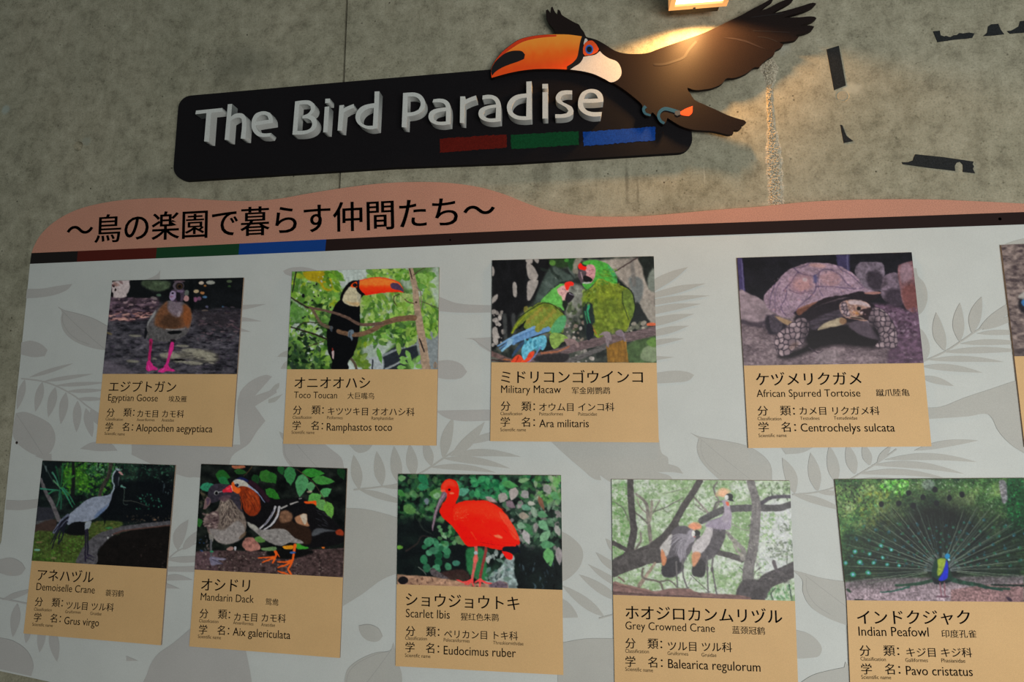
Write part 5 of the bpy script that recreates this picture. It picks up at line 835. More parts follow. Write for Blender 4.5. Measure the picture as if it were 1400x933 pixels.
BO = .012                                                     # front of the board in front of the wall
board = empty('information_board', P(45, 347), 'big white information board with faint leaf prints and a wavy terracotta top', 'board')
solid('board_panel', [[(41, 361), (445, 343.5), (700, 331.5), (1000, 321), (1400, 307), (1700, 296), (1700, 1010), (1000, 1010), (400, 1005), (160, 958), (80, 935.5), (40, 926.5), (0, 918), (-60, 906), (-16, 790), (2, 740), (12, 640), (27, 500)]], BO, .011, M_WHITE, board, smooth=0)
top = [(46, 338), (55, 322), (75, 303), (105, 287), (150, 276), (190, 272), (240, 270.5), (290, 273.5), (340, 275), (380, 272), (420, 265), (470, 257), (520, 251), (565, 249), (610, 250), (655, 256), (690, 266), (720, 278), (750, 288), (790, 294.5), (830, 296.5), (880, 295.5), (930, 291.5), (980, 287), (1040, 282.5), (1100, 276.5), (1160, 273.5), (1220, 272.5), (1280, 273), (1340, 275.5), (1400, 278.5), (1480, 282), (1700, 280)]
solid('header_panel', [[(43, 346.2)] + top + [(1700, 277.6 + 1.5), (1700, 278.6), (1400, 290), (1000, 304.5), (700, 315.5), (445, 327.5), (215, 338.8)]], BO, .011, M_TERRA, board)
def stripe(mat, x0, x1):
    tx = [43, 215, 445, 700, 1000, 1400, 1700]; ty = [346.2, 338.8, 327.5, 315.5, 304.5, 290, 278.6]; bx = [41, 445, 700, 1000, 1400, 1700]; by = [361, 343.5, 331.5, 321, 307, 296]
    xs = [x0] + [x for x in tx if x0 < x < x1] + [x1]
    solid('colour_stripe', [[(x, np.interp(x, tx, ty)) for x in xs] + [(x - (1.5 if x > 45 else 2), np.interp(x, bx, by)) for x in xs[::-1]]], BO + .0004, .0114, M_STRIPE[mat], board, smooth=0)
for k, a_, b_ in (('black', 43, 106.5), ('red', 106.5, 214.5), ('green', 214.5, 327.5), ('blue', 327.5, 446), ('brown', 446, 1700)): stripe(k, a_, b_)
def disc(name, px, py, r, off, depth, mat, parent, n=20):
    q = P(px, py, off); vs = [(q[0] + r * math.cos(t) * s, y, q[2] + r * math.sin(t) * s) for s, y in ((1, -off + depth), (1, -off), (.82, -off - .0002)) for t in [2 * math.pi * k / n for k in range(n)]]
    fs = [(k + n * j, (k + 1) % n + n * j, (k + 1) % n + n * (j + 1), k + n * (j + 1)) for j in (0, 1) for k in range(n)] + [tuple(range(2 * n, 3 * n))]
    return mesh_obj(name, vs, fs, mat, parent)
for x, y in ((1367, 299.5), (615.5, 328.3)): disc('screw', x, y, .0045 if x > 1000 else .003, BO + .0002, .003, M_SCREW, board)
disc('screw', 23, 605.5, .0045, BO + .0002, .003, M_SCREW, board)

# ---- printed leaves
_lift = [0]
def flat(polys, mat, name='leaf_print', org=(0, 0), sc_=1.0, veins=(), smooth=5):
    _lift[0] += 1; off = BO + .0003 + .00002 * _lift[0]
    for n_, q in enumerate(polys):
        o = solid(name, [q], off + .0000015 * n_, 0, mat, board, smooth, 60, 0, org, sc_)
        if n_ == 0:
            for v in veins:
                e = solid('leaf_vein', [ribbon(v, 1.0)], off + .00003, 0, M_VEIN, None, 0, 60, 0, org, sc_); e.parent = o; e.matrix_parent_inverse = Matrix.Translation(-Vector(board.location)).inverted() if False else Matrix.Identity(4)
def ribbon(p, w_):
    q = smooth_pts(p, 5, False) if len(p) > 2 else np.asarray(p, float); d = np.gradient(q, axis=0); d /= np.linalg.norm(d, axis=1)[:, None] + 1e-9; n = np.stack([-d[:, 1], d[:, 0]], -1) * w_
    return list(map(tuple, q + n)) + list(map(tuple, (q - n)[::-1]))
def lf(x0, y0, x1, y1, w_, bend=0.0):
    """leaflet from its base to its tip"""
    a_ = np.array([x0, y0], float); b_ = np.array([x1, y1], float); d = b_ - a_; L = np.hypot(*d); u = d / L; n = np.array([-u[1], u[0]]); o = []
    for t, s in ((0, .06), (.15, .62), (.35, 1), (.6, .92), (.85, .45), (1, 0), (.85, -.45), (.6, -.92), (.35, -1), (.15, -.62), (0, -.06)): o.append(tuple(a_ + u * L * t + n * (s * w_ / 2 + bend * math.sin(t * math.pi))))
    return o
O = (0, 340); S = 3.11
flat([[(115, 172), (180, 170), (240, 160), (308, 150), (290, 172), (240, 195), (170, 208), (110, 212)]], M_LEAF2, org=O, sc_=S)
flat([[(245, 247), (275, 262), (340, 278), (400, 298), (470, 335), (470, 435), (440, 432), (380, 420), (310, 390), (270, 350), (258, 300), (262, 268)]], M_LEAF2, org=O, sc_=S, veins=[[(262, 262), (330, 330), (450, 432)], [(268, 275), (266, 310), (290, 355), (330, 388), (380, 408)], [(248, 249), (275, 263), (340, 279), (400, 299), (455, 330)]])
flat([[(90, 400), (130, 392), (180, 410), (202, 432), (190, 458), (140, 462), (88, 450)]], M_LEAF2, org=O, sc_=S)
flat([ribbon([(90, 553), (180, 565), (250, 590), (320, 630), (370, 670), (430, 710)], 3)] + [lf(*q) for q in ((125, 548, 312, 488, 17), (185, 565, 395, 533, 17), (235, 583, 450, 570, 17), (285, 608, 450, 602, 17), (325, 640, 450, 640, 17), (105, 558, 72, 685, 30), (180, 568, 150, 695, 34), (235, 590, 205, 718, 36), (280, 612, 258, 748, 36), (330, 648, 325, 782, 36), (365, 680, 392, 803, 38), (385, 685, 432, 760, 32))], M_LEAF2, org=O, sc_=S)
flat([[(66, 701), (100, 695), (160, 715), (215, 750), (235, 800), (225, 850), (190, 893), (130, 870), (75, 830), (55, 795)]], M_LEAF2, org=O, sc_=S, veins=[[(70, 705), (120, 780), (190, 890)]])
flat([[(340, 852), (380, 828), (420, 822), (470, 828), (500, 860), (420, 862)]], M_LEAF2, org=O, sc_=S)
flat([[(186, 386), (206, 380), (216, 374), (219, 369), (218, 386)]], M_LEAF2)
O = (300, 330); S = 6.665
flat([[(180, 582), (425, 572), (300, 608), (180, 630)], [(180, 690), (260, 700), (385, 730), (180, 732)], [(180, 786), (290, 828), (180, 822)]], M_LEAF2, org=O, sc_=S)
flat([[(580, 270), (640, 245), (730, 235), (820, 245), (885, 264), (880, 320), (700, 330), (630, 312), (595, 296)]], M_LEAF2, org=O, sc_=S)
O = (370, 350); S = 3.332
flat([[(30, 460), (50, 442), (90, 428), (90, 462)], [(45, 515), (60, 490), (90, 470), (90, 515)], [(0, 610), (20, 588), (40, 578), (36, 602), (-30, 640)], [(-10, 655), (55, 630), (20, 665), (-10, 672)], [(38, 800), (70, 815), (70, 850), (50, 830)]], M_LEAF, org=O, sc_=S)
O = (180, 590); S = 3.5
flat([[(0, 60), (520, 65), (520, -190), (640, -270), (672, -262), (590, -170), (690, -205), (695, -185), (590, -120), (640, -50), (600, 0), (560, 60), (480, 120), (465, 170), (340, 190), (330, 222), (260, 215), (200, 200), (80, 150), (0, 112)]], M_LEAF2, org=O, sc_=S)
flat([[(722, 50), (725, 110), (745, 150), (790, 190), (1018, 190), (1005, 130), (960, 90), (900, 50)]], M_LEAF2, org=O, sc_=S, veins=[[(780, 50), (830, 110), (890, 175)], [(728, 62), (736, 115), (770, 162)]])
flat([ribbon([(1062, 280), (1190, 266), (1280, 250), (1400, 190), (1520, 110), (1600, 60)], 4)] + [lf(*q) for q in ((1088, 275, 1062, 112, 52), (1198, 262, 1172, 95, 52), (1275, 245, 1255, 70, 54), (1350, 215, 1330, 60, 54), (1435, 165, 1400, 40, 46), (1492, 128, 1540, -68, 52, -8), (1530, 120, 1690, -45, 50, 8), (1090, 280, 1330, 350, 32), (1200, 268, 1400, 262, 22), (1590, 62, 1850, 0, 36, -8), (1520, 115, 1862, 122, 34, -16), (1490, 130, 1812, 178, 34, -12), (1430, 172, 1745, 198, 28, -12))], M_LEAF, org=O, sc_=S)
flat([[(1030, 55), (1160, 55), (1130, 92), (1085, 103)]], M_LEAF, org=O, sc_=S)
O = (560, 340); S = 3.11
flat([[(110, 200), (125, 205), (200, 232), (360, 242), (360, 272), (200, 272), (110, 265)], [(110, 480), (170, 475), (220, 492), (245, 525), (220, 550), (160, 556), (110, 548)], [(110, 690), (360, 685), (360, 732), (200, 732), (150, 718)]], M_LEAF2, org=O, sc_=S)
flat([[(235, 382), (300, 380), (360, 376), (360, 450), (300, 415), (275, 390)]], M_LEAF2, org=O, sc_=S, veins=[[(270, 386), (350, 440)]])
O = (880, 340); S = 3.11
flat([[(30, 148), (110, 100), (190, 78), (130, 130), (30, 192)], [(30, 192), (150, 158), (265, 148), (160, 185), (30, 215)], [(30, 217), (160, 200), (285, 200), (160, 222), (30, 244)], [(30, 252), (130, 235), (245, 235), (150, 258), (30, 284)], [(30, 296), (130, 280), (215, 278), (130, 310), (30, 336)], [(30, 352), (110, 332), (195, 328), (120, 358), (30, 378)], [(30, 392), (110, 382), (172, 383), (110, 400), (30, 418)], [(30, 456), (130, 462), (30, 480)], [(30, 532), (62, 528), (130, 520), (190, 526), (215, 538), (195, 560), (130, 570), (30, 575)]], M_LEAF, org=O, sc_=S)
flat([[(747, 598), (765, 615), (796, 642), (814, 656), (822, 657), (820, 650), (836, 660), (880, 664), (920, 664), (918, 653), (899, 646), (920, 646), (934, 648), (927, 639), (914, 635), (913, 626), (905, 620), (901, 600)]], M_LEAF)
O = (840, 590); S = 4.118
flat([[(428, 8), (480, 30), (600, 50), (740, 80), (830, 130), (880, 190), (888, 300), (640, 300), (540, 225), (480, 150), (465, 90), (475, 40)]], M_LEAF, org=O, sc_=S, veins=[[(478, 36), (600, 140), (790, 290)], [(490, 50), (488, 110), (520, 180), (600, 250)], [(430, 9), (480, 31), (600, 51), (740, 81), (830, 131), (878, 190), (886, 270)]])
flat([[(935, 85), (1130, 85), (1060, 120), (965, 130)]], M_LEAF, org=O, sc_=S)
flat([ribbon([(1003, 357), (1130, 345), (1250, 312), (1390, 235), (1500, 165), (1590, 100)], 4)] + [lf(*q) for q in ((1015, 350, 945, 148, 66, 12), (1145, 335, 1105, 120, 68), (1250, 290, 1210, 80, 66), (1355, 240, 1310, 70, 62), (1440, 190, 1400, 70, 52), (1480, 175, 1560, 80, 36), (1010, 358, 1300, 450, 40, -8), (1150, 345, 1300, 352, 26), (1525, 160, 2045, 174, 38, -24), (1450, 190, 1970, 240, 38, -24), (1370, 240, 1880, 270, 34, -24), (1290, 292, 1700, 290, 26, -18), (1690, 108, 2050, 52, 38, -10))], M_LEAF, org=O, sc_=S)
O = (1200, 320); S = 2.825
flat([[(120, 130), (150, 133), (155, 160), (180, 190), (193, 235), (185, 280), (160, 312), (120, 312)], [(150, 360), (170, 370), (195, 410), (200, 460), (180, 490), (150, 490)]], M_LEAF, org=O, sc_=S)
flat([ribbon([(150, 500), (185, 489), (260, 455), (330, 410), (400, 365), (520, 315)], 3)] + [lf(*q) for q in ((260, 450, 226, 303, 46, -8), (318, 415, 318, 266, 44, -6), (366, 382, 402, 242, 46, -6), (392, 368, 540, 250, 40, 6), (405, 370, 560, 312, 20), (385, 385, 580, 384, 20, -4), (320, 424, 580, 424, 22, -6), (255, 457, 570, 452, 24, -6), (195, 487, 490, 495, 22, -8), (170, 512, 405, 536, 26, -6), (165, 553, 295, 588, 26, -4))], M_LEAF, org=O, sc_=S)
flat([[(180, 672), (245, 668), (330, 635), (450, 595), (540, 566), (700, 540), (760, 860), (620, 880), (570, 850), (510, 810), (465, 760), (440, 710), (425, 697), (350, 705), (180, 716)]], M_LEAF, org=O, sc_=S)
flat([[(490, 40), (530, 26), (600, 12), (700, 20), (700, 44)]], M_LEAF, org=O, sc_=S)
O = (180, 760); S = 5.39
flat([[(240, 30), (360, 8), (490, 15), (490, 48), (360, 52)], [(240, 85), (490, 78), (490, 122), (240, 118)], [(240, 152), (330, 138), (450, 180), (240, 186)], [(230, 200), (262, 207), (355, 245), (230, 240)], [(-40, 740), (45, 775), (-40, 778)]], M_LEAF2, org=O, sc_=S)
flat([[(470, 500), (425, 545), (300, 650), (190, 730), (140, 800), (110, 880), (85, 935), (60, 1080), (900, 1080), (880, 900), (820, 600)]], M_LEAF2, org=O, sc_=S)
O = (38, 624); S = 6.222
flat([[(1275, 805), (1240, 740), (1240, 660), (1290, 590), (1368, 540), (1350, 640), (1320, 730)], lf(1318, 795, 1440, 640, 70, 8), ribbon([(1170, 900), (1275, 808), (1440, 740)], 5), [(1190, 870), (1300, 855), (1440, 850), (1440, 885), (1300, 895), (1190, 890)]], M_LEAF2, org=O, sc_=S)
flat([[(880, -20), (960, 20), (1080, 70), (1250, 90), (1250, 150), (1400, 180), (1440, 150), (1440, -60), (900, -60)]], M_LEAF2, org=O, sc_=S)
flat([[(60, 0), (130, 25), (130, 45), (200, 45), (200, -20)]], M_LEAF2, org=O, sc_=S)
O = (420, 640); S = 3.185
flat([[(140, 172), (172, 175), (250, 180), (330, 198), (420, 225), (420, 450), (330, 485), (240, 550), (140, 612)]], M_LEAF, org=O, sc_=S)
flat([[(225, 688), (270, 683), (310, 700), (328, 735), (310, 755), (270, 755), (240, 735), (226, 705)]], M_LEAF, org=O, sc_=S, veins=[[(226, 688), (270, 683), (310, 700), (328, 735)]])
flat([[(376, 760), (382, 790), (400, 860), (412, 900), (410, 1000), (160, 1000), (162, 935), (175, 880), (220, 840), (300, 805), (362, 795)]], M_LEAF, org=O, sc_=S, veins=[[(368, 790), (310, 870), (240, 960)], [(355, 800), (300, 812), (225, 848), (182, 890), (170, 940)]])
O = (750, 640); S = 3.185
flat([[(40, 275), (62, 280), (110, 310), (145, 350), (150, 390), (130, 440), (62, 495), (40, 495)], [(40, 560), (90, 590), (125, 640), (128, 652), (40, 655)], ribbon([(220, 656), (300, 635)], 3), [(248, 308), (265, 315), (310, 370), (310, 400), (265, 350)], [(205, 368), (240, 385), (310, 440), (310, 468), (240, 420)], [(172, 420), (215, 440), (310, 490), (310, 530), (220, 470)], lf(310, 580, 133, 465, 40), lf(242, 648, 58, 512, 42)], M_LEAF, org=O, sc_=S)
flat([[(40, 766), (160, 745), (320, 745), (320, 960), (40, 960)]], M_LEAF, org=O, sc_=S)
O = (0, 640)
flat([[(27, 140), (90, 143), (175, 136), (170, 172), (90, 184), (24, 182)], [(-5, 400), (50, 392), (95, 415), (110, 440), (90, 465), (40, 470), (-10, 455)]], M_LEAF2, org=O, sc_=S)
flat([lf(10, 575, 150, 528, 24), ribbon([(-20, 565), (60, 580), (130, 595)], 3), lf(75, 592, 55, 738, 40), lf(125, 690, 112, 765, 26), lf(185, 690, 172, 805, 34), lf(225, 700, 248, 845, 42)], M_LEAF2, org=O, sc_=S)
flat([[(-40, 735), (10, 742), (60, 755), (120, 800), (145, 860), (135, 908), (-40, 868)]], M_LEAF2, org=O, sc_=S)
O = (1060, 640)
flat([[(75, 445), (130, 460), (200, 480), (310, 497), (320, 690), (220, 650), (150, 600), (120, 540), (118, 490)]], M_LEAF, org=O, sc_=S, veins=[[(130, 468), (210, 530), (310, 605)], [(135, 480), (138, 535), (175, 595), (240, 640)]])
flat([[(85, 705), (150, 725), (190, 760), (203, 790), (190, 820), (150, 828), (85, 832)], [(85, 955), (160, 905), (250, 880), (300, 870), (306, 845), (340, 900), (340, 955)]], M_LEAF, org=O, sc_=S)

# heading written along the wavy top
M_HEAD = speckled('heading_ink', (.005, .005, .006, 1), .1, 500, .6, .03, 0)
def heading():
    s = '～鳥の楽園で暮らす仲間たち～'; a_, f = glyphs(s, .004, 4); lo, hi = a_[:, 0].min(), a_[:, 0].max(); t = (a_[:, 0] - lo) / (hi - lo); v = a_[:, 1]
    off = BO + .0006; k = .17; tt = t * (1 - k * (1 - t))         # nearer letters look wider
    L0 = P(91.5, 316, off); L1 = P(676.5, 287, off); mid = np.outer(1 - t, L0) + np.outer(t, L1)
    top_ = (P(400, 285, off) - P(400, 325, off)); top_ /= np.linalg.norm(top_)
    em = (L1 - L0)[0] / (hi - lo)
    vs = mid + np.outer((v - .36) * em, top_); 
    sh = np.array([em * .009, 0, 0]); n = len(vs); mesh_obj('heading_lettering', list(vs - sh) + list(vs + sh), f + [tuple(i + n for i in q) for q in f], M_HEAD, board)
heading()
# ---------------------------------------------------------------- the black sign with its raised letters
M_SIGN = speckled('sign_black_paint', (.008, .007, .008, 1), .15, 300, .6, .06, .1)
M_LET = speckled('letter_white_face', (.50, .515, .49, 1), .08, 500, .5, .3, .15)
SO = .014
sign = empty('title_sign', P(590, 170), 'long black sign with rounded corners and raised white letters', 'sign')
def arc(cx, cy, rx, ry, a0, a1, n=7): return [(cx + rx * math.cos(math.radians(a0 + (a1 - a0) * k / n)), cy + ry * math.sin(math.radians(a0 + (a1 - a0) * k / n))) for k in range(n + 1)]
solid('sign_plate', [arc(263, 149, 19.5, 18.5, 184, 266) + [(460, 113), (665, 95.5), (800, 84.5)] + arc(921, 96, 19, 19, 270, 358) + arc(926.5, 190, 20, 19, 2, 88) + [(700, 223), (540, 229)] + arc(255.5, 228, 18.5, 18.8, 92, 176)], SO, .013, M_SIGN, sign, smooth=0)
def letter(name, loops, org, s): return solid('letter', loops, SO + .025, .025, M_LET, sign, 5, 38, 0, org, s)
A = ((260, 110), 9.33)
letter('T', [[(75, 385), (410, 352), (413, 398), (268, 412), (240, 782), (178, 778), (208, 417), (66, 432)]], *A)
letter('h', [[(480, 305), (535, 300), (522, 462), (560, 432), (620, 418), (670, 425), (705, 460), (715, 510), (705, 745), (645, 742), (662, 540), (655, 490), (625, 475), (580, 480), (515, 515), (497, 762), (440, 758)]], *A)
letter('e', [[(783, 560), (790, 500), (830, 430), (890, 400), (960, 395), (1020, 415), (1050, 470), (1055, 540), (835, 575), (850, 620), (880, 655), (930, 675), (1035, 672), (1015, 715), (940, 722), (870, 712), (810, 660), (785, 600)], [(838, 525), (850, 490), (890, 450), (940, 437), (985, 455), (1003, 500)]], *A)
A = ((390, 110), 10)
letter('B', [[(135, 288), (200, 278), (270, 272), (340, 280), (395, 320), (410, 375), (390, 430), (345, 475), (400, 500), (432, 560), (430, 620), (390, 680), (320, 720), (230, 740), (98, 742)], [(190, 332), (250, 326), (305, 330), (345, 355), (350, 400), (320, 445), (235, 485), (232, 520), (300, 520), (350, 545), (368, 590), (355, 640), (310, 675), (240, 688), (165, 690)]], *A)
letter('i', [[(548, 252), (612, 248), (610, 305), (545, 312)], [(540, 362), (602, 355), (578, 708), (518, 710)]], *A)
letter('r', [[(740, 342), (803, 335), (795, 385), (840, 360), (935, 322), (942, 372), (850, 410), (800, 440), (778, 688), (715, 685)]], *A)
letter('d', [[(1222, 152), (1288, 150), (1262, 655), (1150, 668), (1060, 640), (985, 580), (960, 510), (970, 450), (1010, 385), (1080, 340), (1150, 322), (1218, 312)], [(1212, 375), (1150, 382), (1070, 425), (1030, 480), (1025, 540), (1050, 590), (1110, 618), (1198, 620)]], *A)
A = ((540, 105), 9.333)
letter('P', [[(104, 208), (180, 202), (250, 202), (320, 225), (370, 280), (386, 340), (372, 410), (320, 462), (240, 495), (155, 508), (150, 648), (86, 642)], [(163, 252), (240, 252), (290, 272), (325, 320), (325, 370), (300, 420), (240, 448), (160, 457)]], *A)
letter('a', [[(490, 288), (560, 280), (620, 285), (670, 310), (700, 350), (712, 420), (705, 605), (600, 618), (510, 605), (450, 570), (428, 515), (440, 460), (480, 425), (540, 405), (650, 390), (640, 360), (610, 335), (560, 325), (478, 328)], [(652, 437), (570, 450), (510, 475), (488, 510), (500, 545), (540, 570), (650, 572)]], *A)
letter('r', [[(833, 252), (895, 250), (902, 290), (960, 265), (1035, 238), (1042, 292), (960, 320), (890, 355), (885, 592), (828, 588)]], *A)
letter('a', [[(1118, 240), (1190, 230), (1260, 240), (1310, 270), (1345, 330), (1352, 400), (1350, 568), (1240, 580), (1150, 565), (1085, 525), (1065, 475), (1080, 420), (1120, 390), (1190, 368), (1290, 352), (1280, 320), (1240, 285), (1180, 280), (1115, 290)], [(1290, 392), (1210, 405), (1150, 430), (1128, 470), (1150, 510), (1190, 530), (1285, 530)]], *A)
A = ((680, 100), 8.75)
letter('d', [[(347, 102), (410, 98), (412, 555), (310, 562), (210, 545), (145, 500), (115, 430), (120, 370), (160, 305), (220, 265), (285, 250), (348, 243)], [(350, 292), (290, 300), (220, 330), (180, 380), (172, 430), (195, 480), (250, 510), (345, 518)]], *A)
letter('i', [[(538, 130), (605, 128), (605, 185), (538, 185)], [(540, 228), (605, 228), (605, 542), (540, 545)]], *A)
letter('s', [[(895, 208), (895, 255), (830, 255), (775, 272), (752, 305), (775, 340), (840, 375), (890, 405), (912, 450), (900, 490), (860, 520), (790, 535), (692, 538), (692, 492), (770, 492), (830, 480), (850, 450), (825, 415), (770, 380), (715, 345), (698, 300), (710, 260), (750, 220), (810, 207)]], *A)
letter('e', [[(965, 370), (975, 300), (1010, 235), (1070, 200), (1130, 190), (1200, 205), (1250, 250), (1268, 310), (1268, 345), (1150, 355), (1022, 355), (1035, 405), (1070, 445), (1130, 465), (1250, 465), (1240, 515), (1150, 520), (1080, 505), (1010, 465), (975, 420)], [(1030, 308), (1050, 265), (1090, 237), (1140, 235), (1185, 262), (1205, 305)]], *A)
def torn(q, seed):
    r = random.Random(seed); o = []
    for i in range(4):
        a_, b_ = np.array(q[i], float), np.array(q[(i + 1) % 4], float); n = max(2, int(np.hypot(*(b_ - a_)) / 2.2))
        for k in range(n): o.append(tuple(a_ + (b_ - a_) * k / n + np.array([r.uniform(-.5, .5), r.uniform(-.7, .7)])))
    return o
for k, (q, col) in enumerate((([(601, 189.6), (693, 183.6), (693, 201.8), (601.5, 208.5)], (.095, .007, .004, 1)), ([(698, 184.5), (791, 179.3), (791.5, 198), (699, 204)], (.004, .052, .016, 1)), ([(797, 180.8), (896, 173), (896, 192), (798, 199.8)], (.004, .042, .23, 1)))):
    solid('colour_band', [torn(q, k + 5)], SO + .0004, .0006, speckled('band_paint_' + 'rgb'[k], col, .2, 260, .6, .08, .1), sign, smooth=0)

# ---------------------------------------------------------------- the painted toucan cut from board, fixed in front of the sign
M_BLK = speckled('toucan_black_paint', (.013, .0085, .0075, 1), .25, 420, .5, .08, .2)
TO = .026; TA = ((660, 0), 2.979)
bird = empty('toucan_cutout', P(880, 100), 'painted flying toucan cut from flat board with an orange beak', 'sign')
solid('body_plate', [[(35, 318), (33, 285), (45, 255), (75, 215), (110, 185), (150, 160), (200, 147), (250, 141), (297, 138), (290, 120), (268, 90), (258, 65), (257, 42), (265, 38), (275, 52), (278, 30), (284, 27), (295, 50), (303, 58), (305, 38), (313, 42), (322, 60), (345, 75), (375, 92), (392, 100), (400, 115), (412, 130), (422, 150), (440, 155), (465, 163), (500, 182), (540, 207), (575, 217), (620, 220), (670, 216), (720, 198), (800, 170), (880, 142), (950, 112), (1010, 82), (1060, 58), (1100, 35), (1140, 15), (1172, -3), (1186, -8), (1180, 3), (1160, 18), (1125, 45),
    (1160, 34), (1210, 8), (1250, -6), (1268, -8), (1262, 2), (1240, 18), (1200, 40), (1178, 55), (1230, 44), (1300, 24), (1345, 11), (1359, 14), (1345, 28), (1300, 48), (1240, 66), (1225, 72), (1290, 70), (1350, 68), (1360, 74), (1345, 86), (1310, 98), (1290, 106), (1330, 103), (1350, 108), (1343, 120), (1315, 134), (1270, 142), (1287, 150), (1275, 162), (1245, 168), (1205, 172), (1225, 180), (1218, 192), (1190, 208), (1187, 222), (1160, 240), (1135, 262), (1128, 272), (1105, 275), (1080, 295), (1050, 310), (1020, 318), (992, 320), (975, 340), (940, 357), (900, 365), (860, 366), (835, 357), (834, 364), (845, 380), (862, 406), (900, 425), (950, 447), (1000, 470), (1045, 485), (1068, 492), (1073, 500), (1062, 508), (1048, 511), (1055, 520), (1042, 530), (1022, 529), (1020, 545), (1005, 549), (975, 543), (940, 535), (900, 532), (860, 529), (830, 522), (800, 510), (775, 495), (752, 480), (745, 500), (735, 509), (722, 500), (712, 482), (700, 465), (690, 457), (680, 472), (665, 474), (652, 458), (650, 430), (620, 400), (585, 372), (545, 345), (527, 335), (500, 325), (450, 302), (400, 290), (345, 284), (300, 282), (220, 282), (160, 288), (100, 300)]],
    TO, .009, M_BLK, bird, 4, 50, 0, *TA)
def beak_material():
    m, nt, b = nodes('beak_orange_paint', .5, .12); g = N(nt, 'ShaderNodeNewGeometry'); s = N(nt, 'ShaderNodeSeparateXYZ'); nt.links.new(g.outputs['Position'], s.inputs[0])
    z0, z1 = float(P(700, 94, TO)[2]), float(P(700, 48, TO)[2]); f = N(nt, 'ShaderNodeMapRange'); f.inputs[1].default_value = z0; f.inputs[2].default_value = z1; nt.links.new(s.outputs[2], f.inputs[0])
    v = coords(nt, (1, 1, .5)); n = noise(nt, v, 60, 3); ad = N(nt, 'ShaderNodeMath', operation='MULTIPLY_ADD'); ad.inputs[1].default_value = .3; nt.links.new(n, ad.inputs[0]); nt.links.new(f.outputs[0], ad.inputs[2])
    nt.links.new(ramp(nt, ad.outputs[0], [(.15, (.80, .075, .010, 1)), (.5, (.86, .13, .012, 1)), (.85, (.84, .26, .03, 1)), (1, (.84, .29, .035, 1))]), b.inputs['Base Color']); return m
def paint(name, loops, col, lift=.0005, mat=None, rough=.5): return solid(name, loops, TO + lift, .0004, mat or speckled(name + '_paint', col, .08, 400, rough, .12, .1), bird, 4, 50, 0, *TA)
paint('beak', [[(36, 317), (34, 285), (46, 256), (76, 216), (111, 186), (151, 161), (200, 148), (250, 142), (300, 140), (350, 141), (404, 148), (397, 172), (391, 205), (385, 235), (367, 257), (345, 270), (343, 283), (300, 281), (220, 281), (160, 287), (100, 299)]], None, mat=beak_material())
paint('beak_tip', [[(34, 290), (44, 262), (62, 240), (90, 218), (112, 209), (138, 206), (160, 209), (172, 222), (168, 240), (145, 250), (110, 262), (75, 277), (50, 294), (38, 308)]], (.014, .012, .012, 1), .001)
paint('beak_ridge', [[(46, 256), (76, 216), (111, 186), (151, 161), (200, 148), (250, 142), (300, 142), (300, 148), (250, 152), (204, 159), (160, 172), (118, 197), (82, 224), (56, 250)]], (.62, .045, .012, 1), .0008)
paint('beak_base', [[(404, 148), (419, 150), (412, 172), (408, 200), (409, 235), (396, 256), (376, 269), (356, 277), (343, 284), (344, 270), (366, 256), (384, 235), (391, 205), (397, 171)]], (.014, .012, .012, 1), .001)
paint('face', [[(409, 232), (430, 228), (460, 222), (477, 208), (490, 222), (515, 238), (545, 250), (560, 270), (565, 300), (555, 320), (535, 333), (520, 335), (500, 324), (450, 301), (400, 289), (370, 285), (356, 283), (376, 270), (397, 256)], [(407, 158), (422, 157), (428, 164), (412, 182), (408, 176)]], (.60, .55, .49, 1))
paint('eye_patch', [[(410, 190), (416, 176), (430, 167), (446, 166), (462, 180), (473, 200), (465, 213), (442, 223), (416, 227), (407, 212)]], (.74, .085, .018, 1), .0010)
def ell(x, y, rx, ry, n=18): return [(x + rx * math.cos(2 * math.pi * k / n), y + ry * math.sin(2 * math.pi * k / n)) for k in range(n)]
paint('eye_ring', [ell(434, 201, 16, 19)], (.03, .12, .42, 1), .0014); paint('pupil', [ell(434, 201, 10.5, 12)], (.01, .01, .012, 1), .0018)
paint('wing_streak', [ribbon([(697, 262), (740, 261), (790, 246), (820, 232), (838, 205), (870, 168)], 5)], (.016, .0115, .011, 1)); paint('wing_streak', [[(975, 153), (1020, 154), (1070, 164), (1115, 183), (1160, 204), (1118, 190), (1070, 172), (1020, 160)]], (.022, .016, .016, 1))
for q in ([(1095, 70), (1160, 62), (1225, 55)], [(1100, 125), (1170, 128), (1250, 132)], [(1120, 150), (1160, 155), (1200, 170)]): paint('feather_line', [ribbon(q, 1.6)], (.018, .015, .015, 1))
paint('rump_patch', [[(803, 456), (830, 441), (855, 432), (853, 460), (840, 473), (815, 470), (806, 466)]], (.78, .085, .022, 1))
M_FOOT = speckled('foot_blue_paint', (.008, .065, .12, 1), .2, 400, .6, .08, .1)
def ribw(p, w0, w1):
    q = smooth_pts(p, 5, False); d = np.gradient(q, axis=0); d /= np.linalg.norm(d, axis=1)[:, None] + 1e-9; ww = np.linspace(w0, w1, len(q))[:, None]; n = np.stack([-d[:, 1], d[:, 0]], -1) * ww
    return list(map(tuple, q + n)) + list(map(tuple, (q - n)[::-1]))
for q, a_, b_ in (([(802, 460), (775, 450), (742, 443), (722, 455), (716, 475), (726, 494), (740, 502)], 8, 5), ([(664, 433), (655, 445), (662, 462), (684, 470)], 7, 4)): solid('foot', [ribw(q, a_, b_)], TO + .0010, .0004, M_FOOT, bird, 0, 50, 0, *TA)
paint('foot_scales', [[(783, 452), (803, 450), (806, 466), (792, 472), (782, 466)]], (.05, .06, .075, 1), .0013)
M_ALU = speckled('aluminium_spacer', (.35, .35, .35, 1), .1, 300, .4, .5, 0)
